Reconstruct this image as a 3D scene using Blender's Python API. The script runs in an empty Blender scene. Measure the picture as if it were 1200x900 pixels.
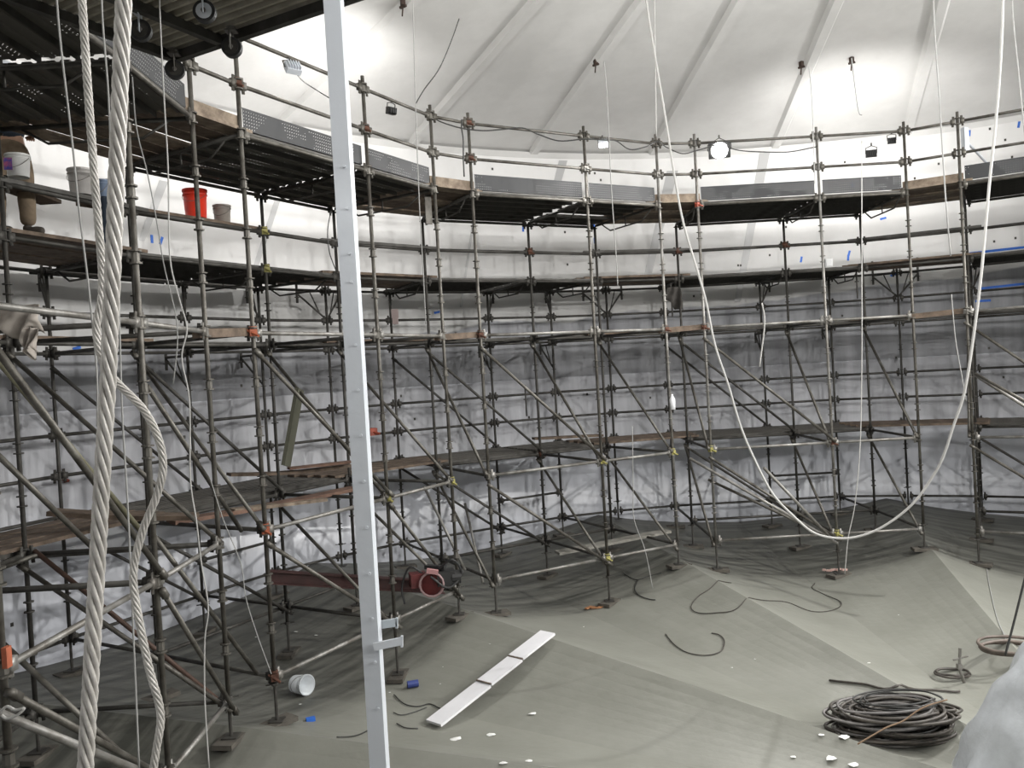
import bpy, bmesh, math, random
from mathutils import Vector, Matrix, noise
random.seed(7)
SC = bpy.context.scene
COL = SC.collection
# ------------------------------------------------------------------ camera
F_PX, PIT, ROL = 962.3, math.radians(0.8788), math.radians(3.2864)
cam = bpy.data.objects.new('camera', bpy.data.cameras.new('camera'))
COL.objects.link(cam)
cam.data.sensor_width = 36.0
cam.data.lens = 36.0 * F_PX / 1200.0
cam.data.clip_start = 0.05
_F = Vector((0, math.cos(PIT), -math.sin(PIT))); _U = Vector((0, math.sin(PIT), math.cos(PIT))); _R = Vector((1, 0, 0))
_cr = _R * math.cos(ROL) - _U * math.sin(ROL); _cu = _R * math.sin(ROL) + _U * math.cos(ROL)
cam.matrix_world = Matrix(((_cr.x, _cu.x, -_F.x, 0), (_cr.y, _cu.y, -_F.y, 0), (_cr.z, _cu.z, -_F.z, 0), (0, 0, 0, 1)))
SC.camera = cam
# ------------------------------------------------------------------ world, exposure
w = bpy.data.worlds.new('world'); SC.world = w; w.use_nodes = True
w.node_tree.nodes['Background'].inputs[0].default_value = (0.5, 0.52, 0.55, 1)
w.node_tree.nodes['Background'].inputs[1].default_value = 0.02
SC.view_settings.view_transform = 'Standard'
SC.view_settings.look = 'None'
SC.view_settings.exposure = 0.68
SC.view_settings.gamma = 1.0
SC.view_settings.use_curve_mapping = False
SPOT_W = 620.0      # power of one wall-washing flood
# ------------------------------------------------------------------ measured frame of the tank
CX, CY = 4.98, 6.27                # tank axis
RW = 12.45                         # wall radius
ZE, ZA = 4.75, 7.3                 # eave, roof apex
U = 0.5334                         # node spacing of the system scaffold
H = 2.7065                         # top deck level
def ray(x, y):
    a, b = x - 600, y - 450; c, s = math.cos(ROL), math.sin(ROL)
    u, v = c * a - s * b, s * a + c * b
    d = Vector((u / F_PX, 1, -v / F_PX)); c, s = math.cos(PIT), math.sin(PIT)
    return Vector((d.x, c * d.y + s * d.z, -s * d.y + c * d.z))
def at(x, y, dist):                # point of the place seen at x, y at forward distance dist
    d = ray(x, y); return d * (dist / d.y)
def on_z(x, y, z):
    d = ray(x, y); return d * (z / d.z)
def on_wall(x, y, R=RW):
    d = ray(x, y); a = d.x ** 2 + d.y ** 2; b = -2 * (d.x * CX + d.y * CY); c = CX * CX + CY * CY - R * R
    return d * ((-b + math.sqrt(b * b - 4 * a * c)) / (2 * a))
def lerp_tab(t, r):
    for (a, za), (b, zb) in zip(t, t[1:]):
        if r <= b: return za + (zb - za) * (r - a) / (b - a)
    return t[-1][1]
RIDGE = [(0, -3.98), (2.2, -3.86), (4.2, -3.73), (6.5, -3.6), (8.2, -3.5), (12.6, -3.3)]
VALLEY = [(0, -4.02), (2.2, -4.05), (4.2, -4.08), (6.5, -4.03), (8.2, -3.95), (10.0, -3.88), (12.6, -3.72)]
def floor_z(x, y):
    r = math.hypot(x - CX, y - CY); a = math.degrees(math.atan2(y - CY, x - CX))
    u = abs(((a + 15) % 30) - 15) / 15.0
    return lerp_tab(VALLEY, r) + (lerp_tab(RIDGE, r) - lerp_tab(VALLEY, r)) * (0.3 * u + 0.7 * u ** 2.4)
def on_floor(x, y):
    z = -3.75
    for _ in range(12):
        p = on_z(x, y, z); z = 0.5 * z + 0.5 * floor_z(p.x, p.y)
    p = on_z(x, y, z); return Vector((p.x, p.y, floor_z(p.x, p.y)))

# ------------------------------------------------------------------ materials
MATS = {}
def mat(name, col, rough=0.6, metal=0.0, var=0.0, scale=6.0, bump=0.0, bscale=30.0, col2=None, emit=None, estr=0, spec=None, trans=0):
    if name in MATS: return MATS[name]
    m = bpy.data.materials.new(name); m.use_nodes = True; MATS[name] = m
    nt = m.node_tree; b = nt.nodes['Principled BSDF']
    b.inputs['Base Color'].default_value = (*col, 1); b.inputs['Roughness'].default_value = rough; b.inputs['Metallic'].default_value = metal
    if spec is not None: b.inputs['Specular IOR Level'].default_value = spec
    if trans: b.inputs['Transmission Weight'].default_value = trans
    if var or col2:
        tc = nt.nodes.new('ShaderNodeTexCoord'); n = nt.nodes.new('ShaderNodeTexNoise')
        n.inputs['Scale'].default_value = scale; n.inputs['Detail'].default_value = 6; n.inputs['Roughness'].default_value = 0.65
        nt.links.new(tc.outputs['Object'], n.inputs['Vector'])
        r = nt.nodes.new('ShaderNodeValToRGB'); r.color_ramp.elements[0].position = 0.38; r.color_ramp.elements[1].position = 0.64
        c2 = col2 if col2 else tuple(max(0, c * (1 - var)) for c in col)
        r.color_ramp.elements[0].color = (*c2, 1); r.color_ramp.elements[1].color = (*col, 1)
        nt.links.new(n.outputs['Fac'], r.inputs['Fac']); nt.links.new(r.outputs['Color'], b.inputs['Base Color'])
    if bump:
        tc = nt.nodes.new('ShaderNodeTexCoord'); n = nt.nodes.new('ShaderNodeTexNoise'); n.inputs['Scale'].default_value = bscale; n.inputs['Detail'].default_value = 4
        bp = nt.nodes.new('ShaderNodeBump'); bp.inputs['Strength'].default_value = bump; bp.inputs['Distance'].default_value = 0.02
        nt.links.new(tc.outputs['Object'], n.inputs['Vector']); nt.links.new(n.outputs['Fac'], bp.inputs['Height']); nt.links.new(bp.outputs['Normal'], b.inputs['Normal'])
    if emit:
        b.inputs['Emission Color'].default_value = (*emit, 1); b.inputs['Emission Strength'].default_value = estr
    return m
STEEL = mat('galvanised_steel', (0.135, 0.128, 0.112), 0.5, 0.45, scale=5, col2=(0.06, 0.054, 0.045))
STEELD = mat('dark_steel', (0.07, 0.067, 0.06), 0.6, 0.3, scale=5, col2=(0.038, 0.035, 0.03))
STEELL = mat('bright_tube', (0.27, 0.265, 0.25), 0.45, 0.4, scale=5, col2=(0.13, 0.12, 0.105))
RUST = mat('rusted_steel', (0.12, 0.05, 0.03), 0.8, 0.1, var=0.5)
YEL = mat('yellow_paint', (0.36, 0.33, 0.10), 0.6, var=0.4)
RED = mat('red_primer', (0.32, 0.06, 0.03), 0.6, var=0.4)
BLACK = mat('black_rubber', (0.02, 0.02, 0.02), 0.55)
WHITE = mat('white_paint', (0.55, 0.58, 0.62), 0.45, bump=0.1, bscale=14)
WOOD = mat('weathered_timber', (0.15, 0.11, 0.08), 0.85, scale=7, col2=(0.07, 0.05, 0.035))
WOODL = mat('pale_timber', (0.25, 0.20, 0.15), 0.85, scale=7, col2=(0.12, 0.09, 0.065))
ROPEW = mat('wire_rope_steel', (0.66, 0.635, 0.60), 0.42, 0.15, scale=30, col2=(0.48, 0.46, 0.43))
CORD = mat('grey_cord', (0.30, 0.30, 0.29), 0.8)
CORDW = mat('white_cord', (0.40, 0.395, 0.38), 0.75)
CABLE = mat('black_cable', (0.03, 0.03, 0.028), 0.5)
HOSE = mat('brown_hose', (0.07, 0.06, 0.05), 0.55, var=0.5, scale=12)
BLUE = mat('blue_tape', (0.02, 0.12, 0.50), 0.6)
KHAKI = mat('khaki_cloth', (0.20, 0.15, 0.10), 0.9, var=0.35, scale=9)
NAVY = mat('navy_cloth', (0.02, 0.03, 0.045), 0.9)
SKIN = mat('skin', (0.42, 0.25, 0.17), 0.55)
GALV = mat('perforated_edge', (0.13, 0.135, 0.14), 0.5, 0.5, scale=7, col2=(0.08, 0.08, 0.085))

def perforated(name, col, pitch=0.034, hole=0.27, clog=0.4):
    m = bpy.data.materials.new(name); m.use_nodes = True; nt = m.node_tree; N = nt.nodes; L = nt.links
    b = N['Principled BSDF']; b.inputs['Base Color'].default_value = (*col, 1); b.inputs['Roughness'].default_value = 0.6; b.inputs['Metallic'].default_value = 0.0
    uv = N.new('ShaderNodeUVMap'); uv.uv_map = 'UVMap'
    sc = N.new('ShaderNodeVectorMath'); sc.operation = 'SCALE'; sc.inputs['Scale'].default_value = 1 / pitch; L.new(uv.outputs[0], sc.inputs[0])
    fr = N.new('ShaderNodeVectorMath'); fr.operation = 'FRACTION'; L.new(sc.outputs[0], fr.inputs[0])
    sb = N.new('ShaderNodeVectorMath'); sb.operation = 'SUBTRACT'; sb.inputs[1].default_value = (0.5, 0.5, 0); L.new(fr.outputs[0], sb.inputs[0])
    ln = N.new('ShaderNodeVectorMath'); ln.operation = 'LENGTH'; L.new(sb.outputs[0], ln.inputs[0])
    lt = N.new('ShaderNodeMath'); lt.operation = 'LESS_THAN'; lt.inputs[1].default_value = hole; L.new(ln.outputs['Value'], lt.inputs[0])
    # holes partly clogged with dried coating
    ng = N.new('ShaderNodeNewGeometry'); nn = N.new('ShaderNodeTexNoise'); nn.inputs['Scale'].default_value = 2.2; nn.inputs['Detail'].default_value = 3; L.new(ng.outputs['Position'], nn.inputs['Vector'])
    gt = N.new('ShaderNodeMath'); gt.operation = 'GREATER_THAN'; gt.inputs[1].default_value = clog; L.new(nn.outputs['Fac'], gt.inputs[0])
    am = N.new('ShaderNodeMath'); am.operation = 'MULTIPLY'; L.new(lt.outputs[0], am.inputs[0]); L.new(gt.outputs[0], am.inputs[1])
    tr = N.new('ShaderNodeBsdfTransparent'); mx = N.new('ShaderNodeMixShader')
    L.new(am.outputs[0], mx.inputs[0]); L.new(b.outputs[0], mx.inputs[1]); L.new(tr.outputs[0], mx.inputs[2]); L.new(mx.outputs[0], N['Material Output'].inputs[0])
    return m
PERF = perforated('perforated_toe_board', (0.02, 0.021, 0.023), 0.036, 0.13, .47)
PERFD = perforated('perforated_deck', (0.065, 0.06, 0.05), 0.05, 0.10, .56)

# ------------------------------------------------------------------ mesh helpers
class MB:
    def __init__(s): s.v = []; s.f = []; s.m = []; s.uv = None
    def add(s, vs, fs, mi=0):
        o = len(s.v); s.v += [tuple(v) for v in vs]; s.f += [tuple(i + o for i in f) for f in fs]; s.m += [mi] * len(fs); return s
    def box(s, c, sx, sy, sz, rz=0, M=None, mi=0):
        c = Vector(c); R = M if M else Matrix.Rotation(rz, 3, 'Z')
        vs = [c + R @ Vector((x * sx / 2, y * sy / 2, z * sz / 2)) for x in (-1, 1) for y in (-1, 1) for z in (-1, 1)]
        return s.add(vs, [(0, 1, 3, 2), (4, 6, 7, 5), (0, 4, 5, 1), (2, 3, 7, 6), (0, 2, 6, 4), (1, 5, 7, 3)], mi)
    def beam(s, a, b, wd, ht, mi=0, up=Vector((0, 0, 1))):      # box section along a->b
        a, b = Vector(a), Vector(b); d = b - a; X = d.normalized(); Y = up.cross(X)
        if Y.length < 1e-4: Y = Vector((0, 1, 0)).cross(X)
        Y.normalize(); Z = X.cross(Y)
        M = Matrix((X, Y, Z)).transposed()
        return s.box((a + b) / 2, d.length, wd, ht, M=M, mi=mi)
    def tube(s, pts, r, n=8, mi=0, cap=True, r2=None):
        pts = [Vector(p) for p in pts]; k = len(pts); rings = []
        t0 = (pts[1] - pts[0]).normalized(); N0 = t0.orthogonal().normalized()
        for i, p in enumerate(pts):
            t = ((pts[min(i + 1, k - 1)] - pts[max(i - 1, 0)])).normalized()
            N0 = (N0 - t * N0.dot(t)).normalized(); B = t.cross(N0)
            rr = r if r2 is None else r + (r2 - r) * i / (k - 1)
            rings.append([p + (N0 * math.cos(2 * math.pi * j / n) + B * math.sin(2 * math.pi * j / n)) * rr for j in range(n)])
        vs = [v for q in rings for v in q]; fs = []
        for i in range(k - 1):
            for j in range(n):
                a = i * n + j; b = i * n + (j + 1) % n; fs.append((a, b, b + n, a + n))
        if cap: fs.append(tuple(range(n - 1, -1, -1))); fs.append(tuple((k - 1) * n + j for j in range(n)))
        return s.add(vs, fs, mi)
    def disc(s, c, r, h, n=10, mi=0, axis=Vector((0, 0, 1))):
        c = Vector(c); return s.tube([c - axis * h / 2, c + axis * h / 2], r, n, mi)
    def lathe(s, prof, c=(0, 0, 0), n=20, mi=0, M=None):
        c = Vector(c); vs = []; fs = []; k = len(prof)
        for r, z in prof:
            for j in range(n):
                p = Vector((r * math.cos(2 * math.pi * j / n), r * math.sin(2 * math.pi * j / n), z))
                vs.append(c + (M @ p if M else p))
        for i in range(k - 1):
            for j in range(n):
                a = i * n + j; b = i * n + (j + 1) % n; fs.append((a, b, b + n, a + n))
        return s.add(vs, fs, mi)
    def mesh(s, name, mats, smooth=False):
        me = bpy.data.meshes.new(name); me.from_pydata(s.v, [], s.f)
        for m in (mats if isinstance(mats, (list, tuple)) else [mats]): me.materials.append(m)
        if any(s.m): me.polygons.foreach_set('material_index', s.m)
        if smooth:
            me.polygons.foreach_set('use_smooth', [len(f) == 4 for f in s.f])
        me.update(); return me
    def build(s, name, mats, parent=None, smooth=False):
        o = bpy.data.objects.new(name, s.mesh(name, mats, smooth)); COL.objects.link(o)
        if parent: put(o, parent)
        return o
def put(o, parent):
    o.parent = parent; o.matrix_parent_inverse = Matrix.Translation(-parent_loc(parent)); return o
def parent_loc(p):
    l = Vector(p.location)
    if p.parent and p.parent.type == 'EMPTY' and False: l += parent_loc(p.parent)
    return l
def thing(name, label, cat, loc=(0, 0, 0), group=None):
    o = bpy.data.objects.new(name, None); o.empty_display_size = 0.2; COL.objects.link(o); o.location = loc
    o['label'] = label; o['category'] = cat
    if group: o['group'] = group
    return o
def tag(o, label, cat, group=None, kind=None):
    o['label'] = label; o['category'] = cat
    if group: o['group'] = group
    if kind: o['kind'] = kind
    return o
def struct(o): o['kind'] = 'structure'; return o
def smoothpath(pts, n=6):
    pts = [Vector(p) for p in pts]; out = []
    P = [pts[0] * 2 - pts[1]] + pts + [pts[-1] * 2 - pts[-2]]
    for i in range(1, len(P) - 2):
        for k in range(n):
            t = k / n; a, b, c, d = P[i - 1], P[i], P[i + 1], P[i + 2]
            out.append(0.5 * ((2 * b) + (c - a) * t + (2 * a - 5 * b + 4 * c - d) * t * t + (3 * b - a - 3 * c + d) * t ** 3))
    out.append(pts[-1]); return out

# ------------------------------------------------------------------ structure: floor, wall, roof
def nodes(m): m.use_nodes = True; return m.node_tree, m.node_tree.nodes, m.node_tree.links
def floor_material():
    m = bpy.data.materials.new('coated_floor'); nt, N, L = nodes(m); b = N['Principled BSDF']
    geo = N.new('ShaderNodeNewGeometry')
    off = N.new('ShaderNodeVectorMath'); off.operation = 'SUBTRACT'; off.inputs[1].default_value = (CX, CY, 0); L.new(geo.outputs['Position'], off.inputs[0])
    sx = N.new('ShaderNodeVectorMath'); sx.operation = 'MULTIPLY'; sx.inputs[1].default_value = (1, 1, 0); L.new(off.outputs[0], sx.inputs[0])
    ln = N.new('ShaderNodeVectorMath'); ln.operation = 'LENGTH'; L.new(sx.outputs[0], ln.inputs[0])
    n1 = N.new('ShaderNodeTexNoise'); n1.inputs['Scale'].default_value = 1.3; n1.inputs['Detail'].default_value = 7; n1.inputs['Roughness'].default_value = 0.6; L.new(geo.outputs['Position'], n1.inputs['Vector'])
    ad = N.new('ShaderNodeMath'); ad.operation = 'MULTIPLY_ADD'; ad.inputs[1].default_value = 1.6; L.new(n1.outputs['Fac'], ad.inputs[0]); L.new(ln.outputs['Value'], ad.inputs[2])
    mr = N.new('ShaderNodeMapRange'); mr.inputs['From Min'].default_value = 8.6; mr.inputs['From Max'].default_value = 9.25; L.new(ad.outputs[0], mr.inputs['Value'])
    # streaks swept around the ring
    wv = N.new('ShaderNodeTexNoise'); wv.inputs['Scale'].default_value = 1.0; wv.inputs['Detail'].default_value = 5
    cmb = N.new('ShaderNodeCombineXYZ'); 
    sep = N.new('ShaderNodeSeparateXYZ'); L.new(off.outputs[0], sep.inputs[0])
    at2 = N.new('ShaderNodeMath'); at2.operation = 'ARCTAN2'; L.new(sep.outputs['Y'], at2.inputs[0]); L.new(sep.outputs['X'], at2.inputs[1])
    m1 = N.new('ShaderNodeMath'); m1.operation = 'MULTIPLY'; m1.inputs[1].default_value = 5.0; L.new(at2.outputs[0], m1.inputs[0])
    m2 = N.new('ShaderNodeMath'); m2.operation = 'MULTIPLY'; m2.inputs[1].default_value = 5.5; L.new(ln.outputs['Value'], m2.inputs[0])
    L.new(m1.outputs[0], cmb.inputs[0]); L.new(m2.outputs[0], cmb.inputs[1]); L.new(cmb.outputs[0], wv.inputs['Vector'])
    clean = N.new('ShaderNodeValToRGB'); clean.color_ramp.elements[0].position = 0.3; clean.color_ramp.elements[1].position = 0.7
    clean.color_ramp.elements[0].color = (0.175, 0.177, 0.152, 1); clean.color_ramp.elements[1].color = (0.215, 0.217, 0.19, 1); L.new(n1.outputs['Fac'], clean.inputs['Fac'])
    dirt_shade = N.new('ShaderNodeValToRGB'); dirt_shade.color_ramp.elements[0].position = 0.35; dirt_shade.color_ramp.elements[1].position = 0.68  # outer ring: swirled dirt, with some deck shade put into its colour
    dirt_shade.color_ramp.elements[0].color = (0.055, 0.056, 0.047, 1); dirt_shade.color_ramp.elements[1].color = (0.15, 0.15, 0.13, 1); L.new(wv.outputs['Fac'], dirt_shade.inputs['Fac'])
    mx = N.new('ShaderNodeMixRGB'); L.new(mr.outputs[0], mx.inputs[0]); L.new(clean.outputs[0], mx.inputs[1]); L.new(dirt_shade.outputs[0], mx.inputs[2])
    L.new(mx.outputs[0], b.inputs['Base Color']); b.inputs['Roughness'].default_value = 0.5
    n3 = N.new('ShaderNodeTexNoise'); n3.inputs['Scale'].default_value = 9; n3.inputs['Detail'].default_value = 5; L.new(geo.outputs['Position'], n3.inputs['Vector'])
    bp = N.new('ShaderNodeBump'); bp.inputs['Strength'].default_value = 0.25; bp.inputs['Distance'].default_value = 0.02; L.new(n3.outputs['Fac'], bp.inputs['Height']); L.new(bp.outputs[0], b.inputs['Normal'])
    return m
def wall_material():
    m = bpy.data.materials.new('coated_tank_wall'); nt, N, L = nodes(m); b = N['Principled BSDF']
    geo = N.new('ShaderNodeNewGeometry'); sep = N.new('ShaderNodeSeparateXYZ'); L.new(geo.outputs['Position'], sep.inputs[0])
    n1 = N.new('ShaderNodeTexNoise'); n1.inputs['Scale'].default_value = 0.55; n1.inputs['Detail'].default_value = 3; L.new(geo.outputs['Position'], n1.inputs['Vector'])
    # the edge of the fresh white coat, climbing to the right
    e1 = N.new('ShaderNodeMath'); e1.operation = 'MULTIPLY_ADD'; e1.inputs[1].default_value = -0.6; L.new(n1.outputs['Fac'], e1.inputs[0]); L.new(sep.outputs['Z'], e1.inputs[2])
    e2 = N.new('ShaderNodeMath'); e2.operation = 'MULTIPLY_ADD'; e2.inputs[1].default_value = -0.055; L.new(sep.outputs['X'], e2.inputs[0]); L.new(e1.outputs[0], e2.inputs[2])
    mr = N.new('ShaderNodeMapRange'); mr.inputs['From Min'].default_value = 0.66; mr.inputs['From Max'].default_value = 0.70; L.new(e2.outputs[0], mr.inputs['Value'])
    # damp streaks of the bare concrete
    st = N.new('ShaderNodeVectorMath'); st.operation = 'MULTIPLY'; st.inputs[1].default_value = (2.6, 2.6, 0.35); L.new(geo.outputs['Position'], st.inputs[0])
    n2 = N.new('ShaderNodeTexNoise'); n2.inputs['Scale'].default_value = 1.0; n2.inputs['Detail'].default_value = 7; n2.inputs['Roughness'].default_value = 0.62; L.new(st.outputs[0], n2.inputs['Vector'])
    r2 = N.new('ShaderNodeValToRGB'); r2.color_ramp.elements[0].position = 0.34; r2.color_ramp.elements[1].position = 0.62
    r2.color_ramp.elements[0].color = (0.30, 0.303, 0.322, 1); r2.color_ramp.elements[1].color = (0.45, 0.455, 0.478, 1); L.new(n2.outputs['Fac'], r2.inputs['Fac'])
    n4 = N.new('ShaderNodeTexNoise'); n4.inputs['Scale'].default_value = 3.0; n4.inputs['Detail'].default_value = 5; L.new(geo.outputs['Position'], n4.inputs['Vector'])
    r4 = N.new('ShaderNodeValToRGB'); r4.color_ramp.elements[0].color = (0.64, 0.635, 0.625, 1); r4.color_ramp.elements[1].color = (0.72, 0.715, 0.705, 1); L.new(n4.outputs['Fac'], r4.inputs['Fac'])
    mx = N.new('ShaderNodeMixRGB'); L.new(mr.outputs[0], mx.inputs[0]); L.new(r2.outputs[0], mx.inputs[1]); L.new(r4.outputs[0], mx.inputs[2])
    # bottom course: pale and glossy
    lo = N.new('ShaderNodeMapRange'); lo.inputs['From Min'].default_value = -1.45; lo.inputs['From Max'].default_value = -1.95; L.new(sep.outputs['Z'], lo.inputs['Value'])
    mx2 = N.new('ShaderNodeMixRGB'); mx2.inputs[2].default_value = (0.50, 0.52, 0.57, 1); ml = N.new('ShaderNodeMath'); ml.operation = 'MULTIPLY'; ml.inputs[1].default_value = 0.6
    L.new(lo.outputs[0], ml.inputs[0]); L.new(ml.outputs[0], mx2.inputs[0]); L.new(mx.outputs[0], mx2.inputs[1]); L.new(mx2.outputs[0], b.inputs['Base Color'])
    ro = N.new('ShaderNodeMapRange'); ro.inputs['To Min'].default_value = 0.55; ro.inputs['To Max'].default_value = 0.3; L.new(lo.outputs[0], ro.inputs['Value']); L.new(ro.outputs[0], b.inputs['Roughness'])
    n3 = N.new('ShaderNodeTexNoise'); n3.inputs['Scale'].default_value = 2.2; n3.inputs['Detail'].default_value = 4; L.new(geo.outputs['Position'], n3.inputs['Vector'])
    bp = N.new('ShaderNodeBump'); bp.inputs['Strength'].default_value = 0.2; bp.inputs['Distance'].default_value = 0.05; L.new(n3.outputs['Fac'], bp.inputs['Height']); L.new(bp.outputs[0], b.inputs['Normal'])
    return m
def pol(r, deg, z=0): a = math.radians(deg); return Vector((CX + r * math.cos(a), CY + r * math.sin(a), z))
def ring_radii(): return [0.01, 1, 2.2, 3.2, 4.2, 5.3, 6.5, 7.3, 8.2, 9.1, 10, 11, 12, 12.6]
mb = MB(); rr = ring_radii(); NA = 240
for r in rr:
    for j in range(NA):
        p = pol(r, j * 360 / NA); p.z = floor_z(p.x, p.y); mb.v.append(tuple(p))
for i in range(len(rr) - 1):
    for j in range(NA):
        a = i * NA + j; b = i * NA + (j + 1) % NA; mb.f.append((a, a + NA, b + NA, b)); mb.m.append(0)
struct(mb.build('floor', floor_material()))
WALLM = wall_material()
mb = MB(); zs = [-4.3, -0.215, -0.213, -0.187, -0.185, ZE - 0.12, ZE + 0.02]; rs = [RW, RW, RW + 0.03, RW + 0.03, RW, RW, RW]
NA = 180
for z, r in zip(zs, rs):
    for j in range(NA): mb.v.append(tuple(pol(r, j * 360 / NA, z)))
for i in range(len(zs) - 1):
    for j in range(NA):
        a = i * NA + j; b = i * NA + (j + 1) % NA; mb.f.append((a, b, b + NA, a + NA)); mb.m.append(0)
wall = struct(mb.build('wall_tank', WALLM, smooth=True))
ROOFM = mat('white_roof_coating', (0.74, 0.735, 0.72), 0.38, col2=(0.66, 0.655, 0.64), scale=0.9, bump=0.3, bscale=2.2)
def roof_z(r): t = 1 - r / RW; return ZE + (ZA - ZE) * (t * 1.12 - 0.12 * t * t)
mb = MB(); rads = [RW + 0.03, 12.2, 11.6, 10, 8, 6, 4, 2, 0.5]
for k, r in enumerate(rads):
    for j in range(NA): mb.v.append(tuple(pol(r, j * 360 / NA, roof_z(r) if k > 0 else ZE - 0.02)))
for i in range(len(rads) - 1):
    for j in range(NA):
        a = i * NA + j; b = i * NA + (j + 1) % NA; mb.f.append((a, b, b + NA, a + NA)); mb.m.append(0)
roof = struct(mb.build('ceiling', ROOFM, smooth=True))
# radial rafters of the roof
mb = MB()
for k in range(28):
    a = 7.0 + k * 360 / 28
    P = [pol(r, a, roof_z(r) - 0.035) for r in (RW - 0.05, 11, 8, 5, 1.5)]
    sd = Vector((-math.sin(math.radians(a)), math.cos(math.radians(a)), 0))
    me = MB()
    for i in range(len(P)):
        q = P[i]; me.v += [tuple(q + sd * .14 + Vector((0, 0, .05))), tuple(q + sd * .075 - Vector((0, 0, .05))), tuple(q - sd * .075 - Vector((0, 0, .05))), tuple(q - sd * .14 + Vector((0, 0, .05)))]
    for i in range(len(P) - 1):
        for j in range(3): me.f.append((i * 4 + j, i * 4 + j + 1, i * 4 + j + 5, i * 4 + j + 4)); me.m.append(0)
    me.f.append((0, 1, 2, 3)); me.m.append(0)
    o = me.build('rafter', ROOFM, roof)
# central column (beyond the right edge of the frame)
mb = MB().disc((CX + 0.0, CY, 1.6), 0.28, 11.2, 24)
struct(mb.build('trim_1', WHITE)).name = 'trim_1'
# eave ring
mb = MB()
for j in range(NA):
    a0, a1 = j * 360 / NA, (j + 1) * 360 / NA
    q = [pol(RW - 0.09, a0, ZE - 0.03), pol(RW - 0.09, a1, ZE - 0.03), pol(RW + .02, a1, ZE - 0.16), pol(RW + .02, a0, ZE - 0.16)]
    mb.add(q, [(0, 1, 2, 3)])
struct(mb.build('trim_2', ROOFM, smooth=True))
# marks on the wall
def wall_mark(x, y, w_, h_, m, name, rot=0.0, th=0.006):
    p = on_wall(x, y, RW - 0.004); a = math.atan2(p.y - CY, p.x - CX)
    M = Matrix.Rotation(a, 3, 'Z') @ Matrix.Rotation(rot, 3, 'X')
    o = MB().box(p, th, w_, h_, M=M).build(name, m, wall); return o
for x, y, r in [(560, 171, .5), (604, 173, .5), (680, 180, .1), (613, 268, .05), (696, 264, 0), (697, 282, 0), (1000, 217, 0), (908, 174, 1.2), (994, 302, .1), (995, 297, .3), (1035, 256, 1.4), (939, 304, .2), (178, 280, 0), (189, 282, .4), (90, 408, 1.3), (1047, 322, 1.3), (512, 366, 1.4), (1194, 146, .2), (134, 187, .2), (1136, 156, .1)]:
    wall_mark(x, y, .045, .13, BLUE, 'tape_mark', r)
for x0, y0, x1, y1 in [(1136, 297, 1215, 288), (1150, 338, 1215, 331), (1143, 353, 1161, 352)]:
    a, b = on_wall(x0, y0), on_wall(x1, y1); c = Vector((CX, CY, 0)); P = []
    for k in range(6):
        q = on_wall(x0 + (x1 - x0) * k / 5, y0 + (y1 - y0) * k / 5, RW - .006); P.append(q)
    m_ = MB()
    for q0, q1 in zip(P, P[1:]): m_.beam(q0, q1, .006, .05)
    m_.build('tape_strip', BLUE, wall)
for x, y in [(697, 203), (704, 211), (577, 198), (662, 272), (865, 311), (868, 311), (665, 310), (1100, 192), (1178, 164), (1186, 184), (1160, 151), (1165, 283), (1190, 279), (902, 299), (921, 266), (990, 190), (1050, 419), (1159, 408), (1176, 442), (987, 370), (534, 391), (470, 464), (486, 491), (484, 641), (283, 452), (216, 512), (14, 732), (620, 489), (688, 462), (762, 466), (813, 347), (1072, 209), (536, 392)]:
    wall_mark(x, y, .04, .05, STEELD, 'form_tie_hole', 0, .01)

STRIPM = mat('strip_grey', (.40, .40, .40), .6)  # plain grey for the narrow tapered strips leaning down the wall
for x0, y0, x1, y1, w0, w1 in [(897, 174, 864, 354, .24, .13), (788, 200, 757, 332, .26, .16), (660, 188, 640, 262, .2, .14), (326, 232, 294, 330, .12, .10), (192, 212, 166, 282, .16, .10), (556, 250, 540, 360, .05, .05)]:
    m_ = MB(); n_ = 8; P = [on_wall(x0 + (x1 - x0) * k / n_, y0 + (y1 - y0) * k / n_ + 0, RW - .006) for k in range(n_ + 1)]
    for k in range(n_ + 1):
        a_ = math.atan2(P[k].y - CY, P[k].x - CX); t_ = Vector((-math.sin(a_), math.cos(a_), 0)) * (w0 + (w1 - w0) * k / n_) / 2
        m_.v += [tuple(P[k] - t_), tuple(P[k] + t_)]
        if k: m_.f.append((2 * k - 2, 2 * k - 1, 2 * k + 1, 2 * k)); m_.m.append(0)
    m_.build('grey_strip', STRIPM, wall)
# ------------------------------------------------------------------ the ring scaffold
SCAF = thing('ring_scaffold', 'tall grey steel tube scaffold ringing the tank wall with three plank decks', 'scaffolding', (3.0, 14.0, floor_z(3, 14)))
A = {('Sm', 0): (-3.067, 4.776), ('Sm', 1): (-3.02, 6.745), ('Sm', 2): (-3.037, 8.242), ('S0', 0): (-2.756, 8.862), ('S0', 1): (-1.71, 10.705), ('S0', 2): (-0.963, 11.999),
     ('S1', 0): (-0.435, 12.454), ('S1', 1): (1.402, 13.485), ('S1', 2): (2.713, 14.206), ('S2', 0): (3.405, 14.329), ('S2', 1): (5.528, 14.326), ('S2', 2): (7.04, 14.312),
     ('S3', 0): (7.744, 13.892)}
ANG = {'Sm': 90, 'S0': 60, 'S1': 29, 'S2': -0.3, 'S3': -30.8}
c3, s3 = math.cos(math.radians(-30.8)), math.sin(math.radians(-30.8))
A[('S3', 1)] = (7.744 + 2.13 * c3, 13.892 + 2.13 * s3); A[('S3', 2)] = (7.744 + 3.65 * c3, 13.892 + 3.65 * s3)
A = {k: Vector((*v, 0)) for k, v in A.items()}
ORD = ['Sm', 'S0', 'S1', 'S2', 'S3']
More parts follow.
